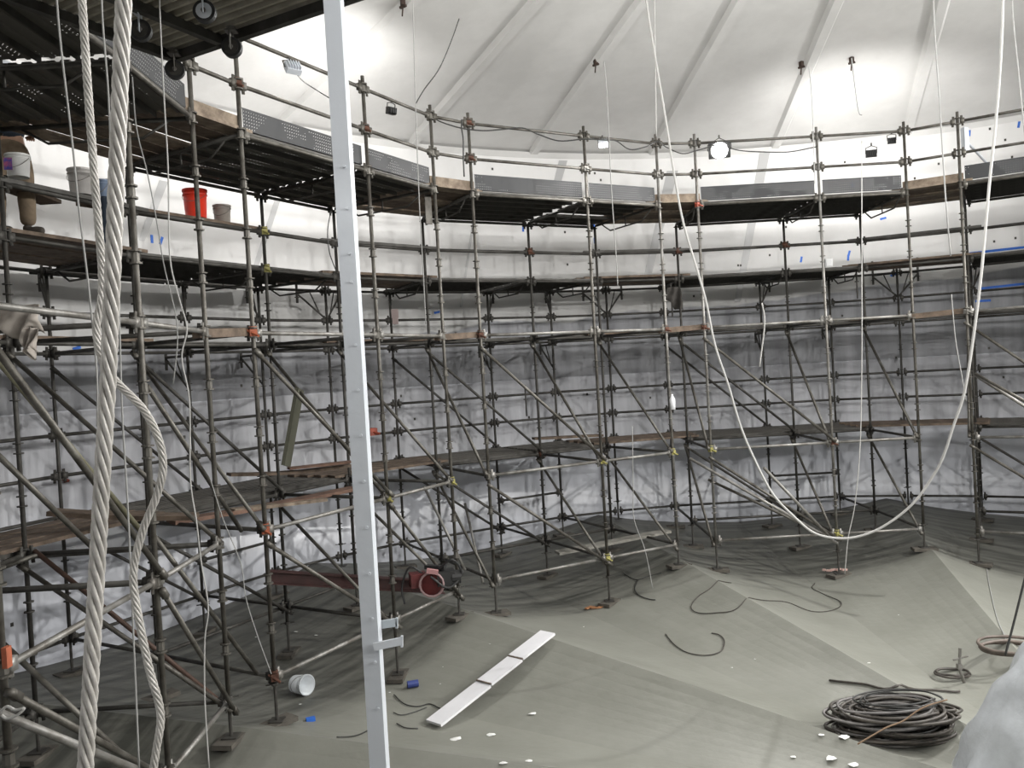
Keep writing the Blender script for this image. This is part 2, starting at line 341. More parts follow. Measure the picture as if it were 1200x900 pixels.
def nrm(s): a = math.radians(ANG[s] + 90); return Vector((math.cos(a), math.sin(a), 0))
DB, DC = 1.95, 3.72
B = {k: v + nrm(k[0]) * DB for k, v in A.items()}
C = {k: v + nrm(k[0]) * DC for k, v in A.items()}
CM = {}
for s, t in zip(ORD, ORD[1:]):
    CM[s] = (C[(s, 2)] + C[(t, 0)]) / 2 + (nrm(s) + nrm(t)).normalized() * 0.08
RT = 0.0242
def z_at(k): return H + k * U
CUP = MB().disc((0, 0, .055), .052, .012, 10).disc((0, 0, -.045), .052, .014, 10).disc((0, 0, 0), .034, .07, 8).mesh('cup_joint', STEEL)
def post(p, ztop, near=False, m=STEEL, toplvl=2, r=RT, spig=False):
    zf = floor_z(p.x, p.y) + 0.045
    jack = zf + 0.42
    mb = MB().tube([(p.x, p.y, jack), (p.x, p.y, ztop)], r, 8 if not near else 12)
    base = Vector((p.x, p.y, zf)); lv = []
    k = toplvl
    while z_at(k) > jack + .1: lv.append(z_at(k)); k -= 1
    if not near:
        for z in lv: mb.disc((p.x, p.y, z + .055), .05, .012, 8).disc((p.x, p.y, z - .045), .05, .014, 8)
    o = mb.build('standard', m, SCAF, smooth=True)
    if near:
        for z in lv:
            c = bpy.data.objects.new('cup_joint', CUP); COL.objects.link(c); c.parent = o; c.location = (p.x, p.y, z)
    b = MB().tube([(p.x, p.y, zf), (p.x, p.y, jack + .08)], .018, 8).box((p.x, p.y, zf + .006), .15, .15, .012).disc((p.x, p.y, jack - .02), .04, .03, 8)
    b.tube([(p.x - .09, p.y - .03, jack - .02), (p.x + .09, p.y + .03, jack - .02)], .009, 6)
    j = b.build('base_jack', STEELD, SCAF)
    return o
POSTMAT = {('S2', 1): STEELL, ('S1', 2): STEELL, ('S2', 0): STEELL}
YPOST = {('S0', 1)}
for k, p in A.items():
    near = k[0] in ('Sm', 'S0') or k == ('S1', 0)
    o = post(p, z_at(2) + .16, near, POSTMAT.get(k, STEEL))
for k, p in B.items(): post(p, z_at(0) - .01, False, STEELD, 0)
for k, p in C.items(): post(p, z_at(-2) - .01, False, STEELD, -2)
for p in CM.values(): post(p, z_at(-2) + .2, False, STEELD, -2)
# sole pads under the inner legs
PADW = mat('sole_pad_timber', (0.10, 0.09, 0.075), 0.9, var=0.4)
for i, (k, p) in enumerate(list(A.items()) + list(B.items()) + list(C.items())):
    z = floor_z(p.x, p.y)
    a = math.radians(ANG[k[0]] + (25 if i % 3 == 1 else -8))
    MB().box((p.x, p.y, z + .018), .40, .21, .05, rz=a).build('sole_board', PADW, SCAF)

def member(name, p, q, z, m=STEEL, z2=None, r=RT, heads=True):
    a = Vector((p.x, p.y, z)); b = Vector((q.x, q.y, z if z2 is None else z2)); d = (b - a).normalized()
    mb = MB().tube([a + d * .045, b - d * .045], r, 8)
    if heads:
        up = Vector((0, 0, 1))
        for e, s in ((a, 1), (b, -1)):
            mb.beam(e + d * s * .035, e + d * s * .105, .05, .085)
            mb.beam(e + d * s * .06 + up * .09, e + d * s * .075 - up * .085, .012, .035, up=d)
    return mb.build(name, m, SCAF, smooth=True)
def bays():     # every bay incl. the wedge gaps
    out = []
    for i, s in enumerate(ORD):
        out.append(((s, 0), (s, 1), 'long')); out.append(((s, 1), (s, 2), 'short'))
        if i + 1 < len(ORD): out.append(((s, 2), (ORD[i + 1], 0), 'gap'))
    return out
BAYS = bays()
for a, b, kind in BAYS:
    # inner row
    for k in (2, 1): member('guardrail', A[a], A[b], z_at(k), STEEL)
    if kind != 'gap':
        member('ledger', A[a], A[b], z_at(0), STEEL)
        member('ledger', A[a], A[b], z_at(-4), STEELL)
        member('ledger', A[a], A[b], z_at(-8), STEELL)
        member('ledger', A[a], A[b], z_at(-11), STEELL)
    # middle row
    member('guardrail', B[a], B[b], z_at(-1), STEELD, r=.03)
    for k in ((-2, -4, -8) if kind != 'gap' else (-2, -4)): member('ledger', B[a], B[b], z_at(k), STEELD)
    if kind != 'gap':
        member('ledger', B[a], B[b], z_at(0) - .02, STEELD); member('ledger', B[a], B[b], z_at(-11), STEELD)
    # outer row
    pts = [C[a], C[b]] if kind != 'gap' else [C[a], CM[a[0]], C[b]]
    for p, q in zip(pts, pts[1:]):
        for k in (-3, -6, -7): member('guardrail', p, q, z_at(k), STEELD)
        for k in (-2, -4, -8, -11): member('ledger', p, q, z_at(k), STEELD)
    if kind == 'short': member('ledger', C[a], C[b], z_at(-10), STEELD)
for k in A:
    p, q, c = A[k], B[k], C[k]
    # transom trusses under the decks, plain transoms lower down
    for (e, f, zz) in ((p, q, z_at(0)), (q, c, z_at(-2))):
        d = (f - e).normalized(); L = (f - e).length
        mb = MB().tube([e + d * .04 + Vector((0, 0, zz)), f - d * .04 + Vector((0, 0, zz))], RT, 8)
        lo = -.17
        mb.tube([e + d * .25 + Vector((0, 0, zz - .02)), e + d * .5 + Vector((0, 0, zz + lo)), f - d * .5 + Vector((0, 0, zz + lo)), f - d * .25 + Vector((0, 0, zz - .02))], .014, 6)
        mb.tube([e + d * L / 2 + Vector((0, 0, zz - .02)), e + d * L / 2 + Vector((0, 0, zz + lo))], .012, 6)
        mb.build('transom_truss', STEELD, SCAF, smooth=True)
    for zz in (-4, -8, -11): member('transom', p, q, z_at(zz), STEELD); member('transom', q, c, z_at(zz), STEELD)
# face braces: fall to the right in every bay of every row
def brace(p, q, z1, z2, m, off):
    a = Vector((p.x, p.y, z1)) + off; b = Vector((q.x, q.y, z2)) + off; d = (b - a).normalized()
    mb = MB().tube([a, b], .024, 8)
    mb.beam(a - d * .06, a + d * .06, .05, .045); mb.beam(b - d * .06, b + d * .06, .05, .045)
    return mb.build('brace', m, SCAF, smooth=True)
for a, b, kind in BAYS:
    if kind == 'gap': continue
    n = nrm(a[0]) * -0.055
    if kind == 'long':
        for R_, m in ((A, STEEL), (B, STEELD), (C, STEELD)):
            brace(R_[a], R_[b], z_at(-4) - .22, z_at(-8) + .06, m, n)
            if R_ is not C or a[0] in ('Sm', 'S0', 'S1'): brace(R_[a], R_[b], z_at(-8) - .16, z_at(-11) - .08, m, n)
    else:
        if a[0] in ('Sm', 'S0'): brace(A[a], A[b], z_at(-8) - .1, z_at(-11) - .1, STEEL, n)
for k in A:
    t = Vector((math.cos(math.radians(ANG[k[0]])), math.sin(math.radians(ANG[k[0]])), 0)) * -.05
    if k[0] == 'Sm' and k[1] < 2: continue
    brace(B[k], A[k], z_at(-4) - .12, z_at(-8) + .05, STEEL, t)
    if k[1] != 0 or k[0] in ('S1', 'S2'): brace(B[k], A[k], z_at(-8) - .12, z_at(-11) - .05, STEEL, t)
# wall-side brackets at the outer row
def bracket(p, n, zz, stub_up=0.0):
    b0 = Vector((p.x, p.y, zz)); e = b0 + n * .50
    mb = MB().tube([b0, e], .022, 6).tube([b0 + Vector((0, 0, -.52)), e + Vector((0, 0, -.03))], .019, 6)
    mb.tube([b0 + n * .12 + Vector((0, 0, -.40)), b0 + n * .28], .013, 6)
    mb.tube([e + Vector((0, 0, -.2)), e + Vector((0, 0, .05 + stub_up))], .024, 8).disc(e + Vector((0, 0, -.1)), .045, .012, 8)
    mb.build('bracket', STEELD, SCAF)
for k, c in C.items():
    bracket(c, (nrm(k[0]) * .75 + Vector((math.cos(math.radians(ANG[k[0]])), math.sin(math.radians(ANG[k[0]])), 0)) * (.66 if k[1] == 1 else .3)).normalized(), z_at(-2))
    if k[1] > 0: bracket(c, nrm(k[0]), z_at(-4) - .05)
for s, c in CM.items():
    n = Vector((c.x - CX, c.y - CY, 0)).normalized(); t = Vector((-n.y, n.x, 0))
    bracket(c, (n * .5 + t).normalized(), z_at(-2), .26); bracket(c, (n * .5 - t).normalized(), z_at(-2), .26)
# decks: pressed steel planks between the transoms
def plank_mesh(L, wd=.31, dp=.055):
    P = [(-wd / 2, -dp), (-wd / 2, 0), (-wd * .28, 0), (-wd * .25, -.014), (-wd * .15, -.014), (-wd * .12, 0), (wd * .12, 0), (wd * .15, -.014), (wd * .25, -.014), (wd * .28, 0), (wd / 2, 0), (wd / 2, -dp)]
    vs = []; fs = []; uv = []
    for x in (0, L):
        for y, z in P: vs.append((x, y, z))
    n = len(P)
    for i in range(n - 1): fs.append((i, i + 1, i + 1 + n, i + n))
    me = bpy.data.meshes.new('deck_plank'); me.from_pydata(vs, [], fs); ul = me.uv_layers.new(name='UVMap')
    for l in me.loops:
        v = me.vertices[l.vertex_index].co; ul.data[l.index].uv = (v.x, v.y + v.z)
    me.materials.append(PERFD); me.materials.append(STEELD)
    for i, pl in enumerate(me.polygons):
        if i in (0, n - 2): pl.material_index = 1
    return me
PM = {}
def deck_row(p, q, n, z, count, start=.17, pitch=.316, skip=()):
    d = (q - p); L = d.length - .06; X = d.normalized(); key = round(L, 1)
    if key not in PM: PM[key] = plank_mesh(key if key < L + .05 else L)
    for i in range(count):
        if i in skip: continue
        o = bpy.data.objects.new('deck_plank', PM[key]); COL.objects.link(o); o.parent = SCAF
        b = p + n * (start + pitch * i) + X * .03 + Vector((0, 0, z + .055))
        Y = n; M = Matrix((X, -Y if False else Vector((0, 0, 1)).cross(X), Vector((0, 0, 1)))).transposed().to_4x4(); M.translation = b
        o.matrix_parent_inverse = Matrix.Translation(-SCAF.location); o.matrix_basis = M
def board(p, q, wd, th, m, name='timber_board', parent=SCAF, sag=0.0, seg=1):
    p, q = Vector(p), Vector(q); mb = MB(); prev = p
    for i in range(1, seg + 1):
        t = i / seg; c = p.lerp(q, t) + Vector((0, 0, -sag * math.sin(math.pi * t))); mb.beam(prev, c, wd, th); prev = c
    return mb.build(name, m, parent)
for a, b, kind in BAYS:
    if kind != 'gap':
        n = nrm(a[0])
        deck_row(A[a], A[b], n, z_at(0), 6, skip=(3,) if (a[0], kind) == ('S1', 'short') else ())
        deck_row(B[a], B[b], n, z_at(-2), 5)
        deck_row(B[a], B[b], n, z_at(-4), 2, start=.35)
        deck_row(B[a], B[b], n, z_at(-8), 4, start=.25, pitch=.36)
        deck_row(C[a], C[b], n, z_at(-2) + .02, 1, start=.28)
    else:
        s, t = a[0], b[0]; na, nb = nrm(s), nrm(t); dd = (A[b] - A[a]).normalized()
        for i in range(7):
            o = .12 + i * .295; pa = A[a] + na * o - dd * .18; pb = A[b] + nb * o + dd * .18
            board(pa + Vector((0, 0, z_at(0) + .07 + .012 * (i % 3))), pb + Vector((0, 0, z_at(0) + .07 + .012 * (i % 3))), .235, .038, WOOD if i % 3 else WOODL)
        for i in range(6):
            o = .12 + i * .29; pa = B[a] + na * o - dd * .22; pb = B[b] + nb * o + dd * .22
            board(pa + Vector((0, 0, z_at(-2) + .08 + .02 * (i % 2))), pb + Vector((0, 0, z_at(-2) + .08)), .235, .04, WOOD)
            if i < 2: board(pa + Vector((0, 0, z_at(-4) + .06)), pb + Vector((0, 0, z_at(-4) + .06)), .235, .04, WOOD)
            if i < 4: board(pa + Vector((0, 0, z_at(-8) + .07)), pb + Vector((0, 0, z_at(-8) + .07)), .235, .04, WOOD)
        # timber rail across the gap
        board(B[a] - dd * .25 + Vector((0, 0, z_at(-1) + .04)), B[b] + dd * .25 + Vector((0, 0, z_at(-1) + .04)), .09, .045, STEELD, 'gap_rail')
        # short board across the gap, inner row
        board(A[a] - dd * .1 + na * .02 + Vector((0, 0, z_at(-4) - .02)), A[b] + dd * .1 + nb * .1 + Vector((0, 0, z_at(-4) + .02)), .10, .09, WOOD)
        board(A[a] + na * .03 - dd * .05 + Vector((0, 0, z_at(0) + .13)), A[b] + nb * .03 + dd * .05 + Vector((0, 0, z_at(0) + .13)), .03, .14, WOODL, 'toe_board')
# toe boards, perforated steel
def toe(p, q, z, h=.24):
    d = (q - p).normalized(); a = p + d * .07; b = q - d * .07; L = (b - a).length; n = Vector((d.y, -d.x, 0))
    prof = [(.035, 0), (0, 0), (0, h), (.03, h)]
    vs = []; 
    for e in (a, b):
        for o, zz in prof: vs.append(tuple(e - n * (o - .0) + Vector((0, 0, z + zz))))
    fs = [(i, i + 1, i + 5, i + 4) for i in range(3)]
    me = bpy.data.meshes.new('toe_board'); me.from_pydata(vs, [], fs); ul = me.uv_layers.new(name='UVMap')
    uvs = [(0, 0), (0, .03), (0, .03 + h), (0, .06 + h)]
    for l in me.loops:
        i = l.vertex_index; ul.data[l.index].uv = (uvs[i % 4][0] + (L if i >= 4 else 0), uvs[i % 4][1])
    me.materials.append(PERF); me.materials.append(GALV); me.polygons[0].material_index = 1; me.polygons[2].material_index = 1
    o = bpy.data.objects.new('toe_board', me); COL.objects.link(o); put(o, SCAF)
for a, b, kind in BAYS:
    if kind != 'gap': toe(A[a] + nrm(a[0]) * .03, A[b] + nrm(a[0]) * .03, z_at(0) + .075)
ORANGE = mat('orange_primer', (.38, .10, .045), .65, var=.4)
# swivel couplers, some of them painted
def coupler(p, z, m, s=.8):
    mb = MB().box((p.x, p.y, z), .10 * s, .09 * s, .10 * s, rz=.5).tube([(p.x - .07 * s, p.y - .02, z + .03), (p.x + .1 * s, p.y - .06, z - .04)], .018 * s, 6).disc((p.x, p.y, z + .06), .045, .02, 8)
    mb.build('coupler', m, SCAF)
for k, lv, m in [(('S0', 0), 2 - 1, RUST), (('S0', 0), -4, ORANGE), (('S0', 0), -8, ORANGE), (('S0', 0), -11, RUST), (('S0', 1), 1, RUST), (('S0', 1), -8, YEL), (('S1', 0), 1, RUST), (('S1', 0), 2, RUST), (('S1', 1), 1, STEELL), (('S1', 2), 1, STEELL),
                 (('S1', 1), -8, YEL), (('S1', 1), -11, YEL), (('S1', 2), -8, YEL), (('S2', 0), 0, RED), (('S2', 0), -4, RUST), (('S2', 0), -8, YEL), (('S2', 1), -8, RUST), (('S2', 1), -11, YEL), (('S2', 1), -4, STEELL), (('S3', 0), -4, STEELL), (('S0', 2), -8, YEL), (('S1', 0), -4, RUST), (('S1', 2), -4, RUST)]:
    coupler(A[k], z_at(lv), m)
for k, lv, m in [(('S1', 1), -1, RUST), (('S1', 2), -1, STEELD), (('S2', 0), -1, RUST), (('S2', 1), -1, RUST), (('S0', 1), -1, YEL), (('S0', 1), -2, YEL), (('S1', 1), -8, RUST)]:
    coupler(B[k] - nrm(k[0]) * .02, z_at(lv), m)
for x, y in [(72, 560), (437, 506)]:
    p = at(x, y, 11.5 if x < 100 else 14.6); coupler(p, p.z, RED, 1.3)
# loose tubes clipped in at odd angles (near left)
def loose_tube(pts, m=STEEL, r=.0242):
    mb = MB().tube([Vector(p) for p in pts], r, 10); return mb.build('brace', m, SCAF, smooth=True)
loose_tube([at(-10, 832, 4.3), at(160, 902, 5.0)], STEELL)
loose_tube([at(-12, 411, 6.0), at(165, 622, 7.2)], mat('yellowed_tube', (0.19, 0.18, 0.12), .5, .4, var=.3))
loose_tube([at(-12, 524, 6.4), at(107, 640, 7.3)], STEEL)
loose_tube([at(40, 645, 8.2), at(255, 820, 8.3)], mat('rust_tube', (0.10, 0.06, 0.045), .6, .3, var=.4))
loose_tube([at(172, 452, 7.4), at(283, 622, 9.0)], STEEL)
loose_tube([at(4, 755, 6.6), at(160, 900, 6.8)], STEEL)
loose_tube([at(178, 625, 7.4), at(302, 790, 9.0)], STEEL)
loose_tube([at(-5, 693, 7.2), at(185, 682, 6.9)], STEEL)
loose_tube([at(-5, 655, 8.4), at(262, 637, 8.6)], STEEL)
loose_tube([at(-5, 668, 8.0), at(44, 650, 8.2)], STEEL)
loose_tube([at(545, 590, 15), at(566, 683, 14.0)], STEELL)
loose_tube([at(497, 570, 13.6), at(545, 668, 13.0)], STEELL)
loose_tube([at(1143, 438, 13.0), at(1215, 478, 12.0)], STEEL)
loose_tube([at(1143, 440, 13.2), at(1215, 485, 12.4)], STEELL)
loose_tube([at(895, 548, 13.0), at(975, 632, 13.4)], STEELL)
loose_tube([at(808, 537, 13.8), at(982, 637, 13.4)], STEELL)
loose_tube([at(830, 562, 14.6), at(978, 632, 13.6)], STEEL)
# hanging screw-jack stubs seen against the wall
for x, y, d in [(616, 468, 17), (708, 455, 17.4), (787, 350, 16), (1004, 330, 17)]:
    p = at(x, y, d); MB().tube([p + Vector((0, 0, .3)), p - Vector((0, 0, .35))], .016, 6).disc(p, .045, .02, 8).build('hanging_stub', STEELD, SCAF)

# ------------------------------------------------------------------ floodlights
def flood(label, pos, aim, power, dark=True, group=None, size=.13, lamp_on=True, angle=150):
    pos = Vector(pos); t = thing('floodlight', label, 'work light', pos, group)
    d = (Vector(aim) - pos).normalized(); X = d; Y = Vector((0, 0, 1)).cross(X).normalized(); Z = X.cross(Y); M = Matrix((X, Y, Z)).transposed()
    hs = MB().box(pos, .07, size * 1.35, size, M=M); 
    for k in range(5): hs.box(pos - d * .05 + Y * (k - 2) * size * .25, .04, .008, size * .9, M=M)
    hs.build('housing', BLACK if dark else WHITE, t)
    em = mat('lamp_glass', (1, 1, 1), .3, emit=(1.0, .98, .95), estr=45)
    (MB().disc(pos + d * .042, size * .5, .012, 28, axis=d) if size > .2 else MB().box(pos + d * .039, .008, size * 1.15, size * .82, M=M)).build('lens', em if lamp_on else WHITE, t)
    br = MB().tube([pos + Y * size * .72, pos + Y * size * .72 + Z * .1, pos + Z * (size * .5 + .07), pos - Y * size * .72 + Z * .1, pos - Y * size * .72], .008, 6)
    br.tube([pos + Z * (size * .5 + .06), pos + Z * (size * .5 + .12)], .014, 6); br.build('yoke', STEELD, t)
    if power:
        l = bpy.data.lights.new('flood_beam', 'SPOT'); l.energy = power; l.spot_size = math.radians(angle); l.spot_blend = .9; l.shadow_soft_size = .09; l.color = (1.0, .985, .96)
        o = bpy.data.objects.new('flood_beam', l); COL.objects.link(o); put(o, t)
        q = d.to_track_quat('-Z', 'Y'); o.location = pos + d * .06; o.rotation_euler = q.to_euler()
    return t
def towards(p, r, dz): a = math.degrees(math.atan2(p.y - CY, p.x - CX)); return pol(r, a, p.z + dz)
Lp = at(843, 176, 14.25); flood('dazzling round-glare floodlight on top rail, facing the camera', Lp, (1.5, 2.0, -1.5), 1100, size=.27)
p = at(1021, 180, 14.6); flood('dark square floodlight below top rail, its back to us, right of the dazzling lamp', p, towards(p, 12.4, .9), 240)
p = at(1045, 165, 14.7); flood('small tilted dark floodlight beside the fifth far right upright on the top rail', p, towards(p, 12.4, .2), 70, size=.1)
p = at(707, 168, 13.3); flood('small pale work light hanging from the top rail in the middle', p, p + Vector((-.1, -.5, -1)), 60, dark=False, size=.11)
p = at(366, 100, 10.6); flood('pale floodlight hanging just left of the tall white post', at(343, 80, 9.4), at(343, 80, 9.4) + Vector((-.5, .6, -.5)), 0, dark=False, size=.13, lamp_on=True)
p = at(458, 130, 11.9); flood('dark clamp light on the top rail at the third upright right of the white post', p, towards(p, 12.4, .7), 260, size=.1)
# the rest of the ring of floods, out of view, on the same circle
for a, r_, z_, aim, kw, lab in [(170, 8.3, 3.6, (4.0, 350, 6.3), .8, 'left of the camera'), (205, 8.3, 3.6, (4.5, 25, 6.4), 1.3, 'close behind the camera'),
        (240, 8.3, 3.6, (5.0, 60, 6.4), 1.8, 'behind the camera'), (272, 8.0, 3.4, (12, 75, -.4), 1.3, 'rear, turned to the right wall'), (300, 8.3, 3.4, (12, 108, -.4), 1.9, 'rear right, turned to the middle wall'),
        (325, 8.3, 3.4, (12, 145, -.6), 2.2, 'rear right, turned to the left wall'), (345, 8.3, 3.6, (5, 165, 6.4), 2.0, 'right of the camera'), (15, 8.3, 3.6, (12, 150, -.6), 2.2, 'far right'), (38, 8.3, 3.6, (4, 190, -2.5), 4.5, 'beyond the right edge')]:
    flood('floodlight on the unseen part of the ring, ' + lab, pol(r_, a, z_), pol(*aim), SPOT_W * kw)

# ------------------------------------------------------------------ tall white post near the camera
POST = thing('white_steel_post', 'tall white painted square steel post standing in the left half of the picture', 'post', (-.89, 4.7, floor_z(-.89, 4.7)))
pb = at(418, 450, 4.7)
W_ = .098
mb = MB().box((pb.x, pb.y, .75), W_, .07, 9.0, rz=-.12); mb.build('column', WHITE, POST)
for i, yy in enumerate([244, 330, 404, 457, 510, 564, 618, 672, 725, 776, 830, 297, 195]):
    q = at(0 + 404 + (yy - 200) * .062, yy, 4.66); MB().disc(q + Vector((.0, -.005, 0)), .0085, .012, 8, axis=Vector((0, 1, 0))).build('bolt_head', WHITE, POST)
q = at(452, 755, 4.63)
MB().beam(at(438, 758, 4.63), at(471, 751, 4.63), .02, .042).beam(at(471, 745, 4.63), at(471, 758, 4.63), .02, .012, up=Vector((1, 0, 0))).build('clip_bracket', WHITE, POST)
MB().beam(at(440, 733, 4.75), at(465, 729, 4.75), .02, .045).beam(at(465, 724, 4.75), at(465, 736, 4.75), .02, .012, up=Vector((1, 0, 0))).build('clip_bracket', mat('grey_paint', (.4, .44, .47), .5), POST)

# ------------------------------------------------------------------ suspended rolling platform, top left
PZ = 2.62
c0, c1 = on_z(148, 14, PZ), on_z(205, 66, PZ)
fx = on_z(402, -2, PZ); ex = (fx - c1).normalized(); ey = (c1 - c0); Lw = 3.2
PLAT = thing('suspended_platform', 'dark corrugated rolling platform on caster wheels hanging at the top left', 'platform', tuple(c1))
ey = ey - ex * ey.dot(ex); ey.normalize(); depth = 2.2
mb = MB(); n = 26
vs = []; fs = []
for i in range(n * 4 + 1):
    t = i / (n * 4); ph = i % 4; zz = (0, 0, .05, .05)[ph]
    b = c1 - ey * (t * depth) + Vector((0, 0, zz + .02)); vs += [tuple(b - ex * .02), tuple(b + ex * Lw)]
for i in range(n * 4): fs.append((2 * i, 2 * i + 1, 2 * i + 3, 2 * i + 2))
mb.add(vs, fs); mb.build('corrugated_deck', mat('corrugated_steel', (.34, .31, .25), .55, .1, scale=4, col2=(.22, .20, .16)), PLAT)
up = Vector((0, 0, 1))
for k, (s0, s1) in enumerate([(c1, c1 + ex * Lw), (c1 - ey * depth, c1 - ey * depth + ex * Lw), (c1, c1 - ey * depth), (c1 + ex * .52, c1 + ex * .52 - ey * depth), (c1 + ex * Lw, c1 + ex * Lw - ey * depth)]):
    MB().beam(s0 - up * .01, s1 - up * .01, .055, .07).build('frame_beam', STEELD, PLAT)
for (x, y, yaw) in [(165, 36, .5), (205, 82, .9), (240, 14, .2), (272, 56, .0)]:
    q = on_z(x, y, PZ - .15); R_ = .072
    tyre = MB(); ax = Vector((math.sin(yaw) * .35, -1, .0)).normalized(); 
    tyre.disc(q, R_, .045, 24, axis=ax); o = tyre.build('caster', BLACK, PLAT)
    rim = MB().disc(q, R_ * .72, .052, 20, axis=ax); rm = rim.build('rim', WHITE if x == 240 else STEELD, None); rm.parent = o
    hub = MB().disc(q, R_ * .22, .075, 12, axis=ax).build('hub', STEELL, None); hub.parent = o
    fk = MB()
    for s in (-1, 1): fk.beam(q + ax * s * .033 - up * .02, q + ax * s * .033 + up * .115, .006, .038, up=ax)
    fk.box(q + up * .12, .08, .08, .012).disc(q + up * .135, .035, .03, 12)
    f = fk.build('fork', WHITE if x in (240, 165) else STEELL, None); f.parent = o

# ------------------------------------------------------------------ wire ropes and cords
def wire_rope(name, label, pts, R_, lay, m, seg=12):
    path = [Vector(p) for p in pts]; cum = [0]
    for a, b in zip(path, path[1:]): cum.append(cum[-1] + (b - a).length)
    tot = cum[-1]; n = int(tot / lay * seg); mb = MB(); fr = []
    i = 0; N0 = None
    for k in range(n + 1):
        s = tot * k / n
        while i < len(cum) - 2 and cum[i + 1] < s: i += 1
        t = (s - cum[i]) / (cum[i + 1] - cum[i]); P = path[i].lerp(path[i + 1], t); T = (path[i + 1] - path[i]).normalized()
        N0 = T.orthogonal().normalized() if N0 is None else (N0 - T * N0.dot(T)).normalized(); fr.append((P, N0.copy(), T.cross(N0), s))
    for j in range(6):
        ps = []
        for P, N_, B_, s in fr:
            a = 2 * math.pi * (-s / lay + j / 6); ps.append(P + (N_ * math.cos(a) + B_ * math.sin(a)) * R_ * .67)
        mb.tube(ps, R_ * .325, 7)
    mb.tube([f[0] for f in fr[::6]] + [fr[-1][0]], R_ * .38, 6)
    o = mb.build(name, m, smooth=True); return tag(o, label, 'rope')
a, b, c = at(145, 0, 1.25), at(127, 440, 1.25), at(100, 900, 1.25)
wire_rope('wire_rope', 'thick bright twisted steel wire rope running down the far left foreground', [a + (a - b) * 7.0, a, b, c, c + (c - b) * 4.2], .0125, .17, ROPEW)
pt = [(60, -560), (97, 15), (110, 200), (120, 330), (113, 385), (122, 428), (136, 447), (168, 480), (186, 515), (191, 548), (184, 580), (168, 620), (157, 665), (159, 705), (174, 780), (188, 835), (183, 880), (170, 960)]
wire_rope('wire_rope', 'thinner twisted steel rope with a kink and bulge right of the thick rope', smoothpath([at(x, y, 1.75) for x, y in pt], 8), .0088, .10, ROPEW)
def cord(label, pts, r=.004, m=CORD, name='cord', cat='cord', n=6):
    o = MB().tube(smoothpath(pts, n), r, 6).build(name, m, smooth=True); return tag(o, label, cat)
def cpx(label, px, d, r=.004, m=CORD, name='cord', cat='cord'):
    return cord(label, [at(x, y, d if not isinstance(d, (list, tuple)) else d[0] + (d[1] - d[0]) * i / (len(px) - 1)) for i, (x, y) in enumerate(px)], r, m, name, cat)
cpx('thin grey cord at the far left crossing in front of the pale bucket', [(66, -60), (68, 20), (85, 170), (92, 240), (103, 330), (113, 430), (114, 500)], 3.2, .004)
cpx('thin grey cord seen just left of the thick wire rope at the top', [(118, -60), (120, 20), (127, 110), (132, 230), (139, 350), (143, 480), (150, 600), (157, 760), (163, 900)], 3.4, .004)
cpx('slack grey cord just right of the thick wire rope, slanting to the left rails', [(155, 90), (160, 150), (172, 200), (182, 250), (192, 310), (205, 365), (208, 400), (203, 450)], 5.0, .004)
cpx('long pale cord falling left of the red bucket to the floor', [(185, -40), (188, 30), (192, 110), (197, 200), (199, 300), (210, 350), (219, 385), (213, 420), (222, 470), (223, 560), (230, 610), (236, 660), (244, 712), (240, 750), (240, 820), (245, 900)], 5.2, .005, CORDW)
cpx('thin cord dropping from the roof left of the third gap post', [(483, -60), (484, 10), (487, 120), (491, 230), (496, 320), (499, 380)], 10.5, .007)
cpx('curved black cable swinging from the roof to the thin cord', [(538, 22), (530, 45), (515, 80), (497, 105), (487, 122)], 10.6, .008, CABLE, 'cable', 'cable')
cpx('thin grey cord hanging from the roof hook in the middle', [(708, 72), (711, 110), (714, 170), (717, 230), (722, 300), (724, 335)], 11.8, .007)
cpx('short cord dangling from a roof anchor near the right flood', [(998, 68), (1001, 95), (1006, 130), (1010, 135)], 12.0, .008)
cpx('dark straight cord on the right crossing the top rails', [(1092, -60), (1095, 30), (1101, 120), (1108, 230), (1114, 300)], 8.0, .007, CORD)
cpx('dark cord at the upper right corner', [(1183, -60), (1187, 20), (1193, 80), (1200, 150), (1206, 200)], 8.0, .007, CORD)
cpx('pale cord hanging straight down between the two right uprights', [(1010, 165), (1010, 300), (1010, 420), (1008, 520), (1002, 590), (994, 630), (990, 672)], 12.6, .007, CORDW)
cpx('thin cord falling from the roof rafter left of the right flood', [(948, 78), (951, 110), (953, 160), (955, 215)], 12.4, .006)
cpx('pale double cord hanging behind the loop of hose', [(766, -50), (768, 80), (769, 160)], 11.6, .008, CORDW)
cpx('power cable looping along the top rail in the middle', [(503, 133), (515, 142), (540, 150), (565, 153), (585, 152), (612, 150), (630, 157), (655, 165), (685, 163), (707, 164), (722, 165), (738, 175), (757, 172), (770, 166), (782, 173), (800, 180), (818, 176), (843, 170), (865, 176), (893, 178), (925, 178), (957, 172)], [12.0, 14.1], .010, CABLE, 'power_cable', 'cable')
cpx('black plug cable hanging at the third upright right of the white post', [(541, 140), (541, 150), (543, 165), (543, 185), (544, 207)], 12.2, .012, CABLE, 'power_cable', 'cable')
cpx('dark brown cable on the left of the white post above the second deck', [(388, 246), (384, 270), (386, 295), (394, 318)], 11.6, .008, CABLE, 'power_cable', 'cable')
cpx('lamp lead running from the pale floodlight behind the white post', [(345, 84), (355, 95), (370, 105), (388, 116), (400, 122)], 9.6, .006, CABLE, 'power_cable', 'cable')
cpx('long thin string from the right rails sagging to the lower uprights', [(1115, 345), (1117, 370), (1120, 400), (1127, 440), (1132, 470)], 13.4, .008)
cpx('cord hanging from the lower left rails', [(246, 560), (262, 610), (282, 660), (288, 700), (300, 740), (318, 790)], 8.0, .005)
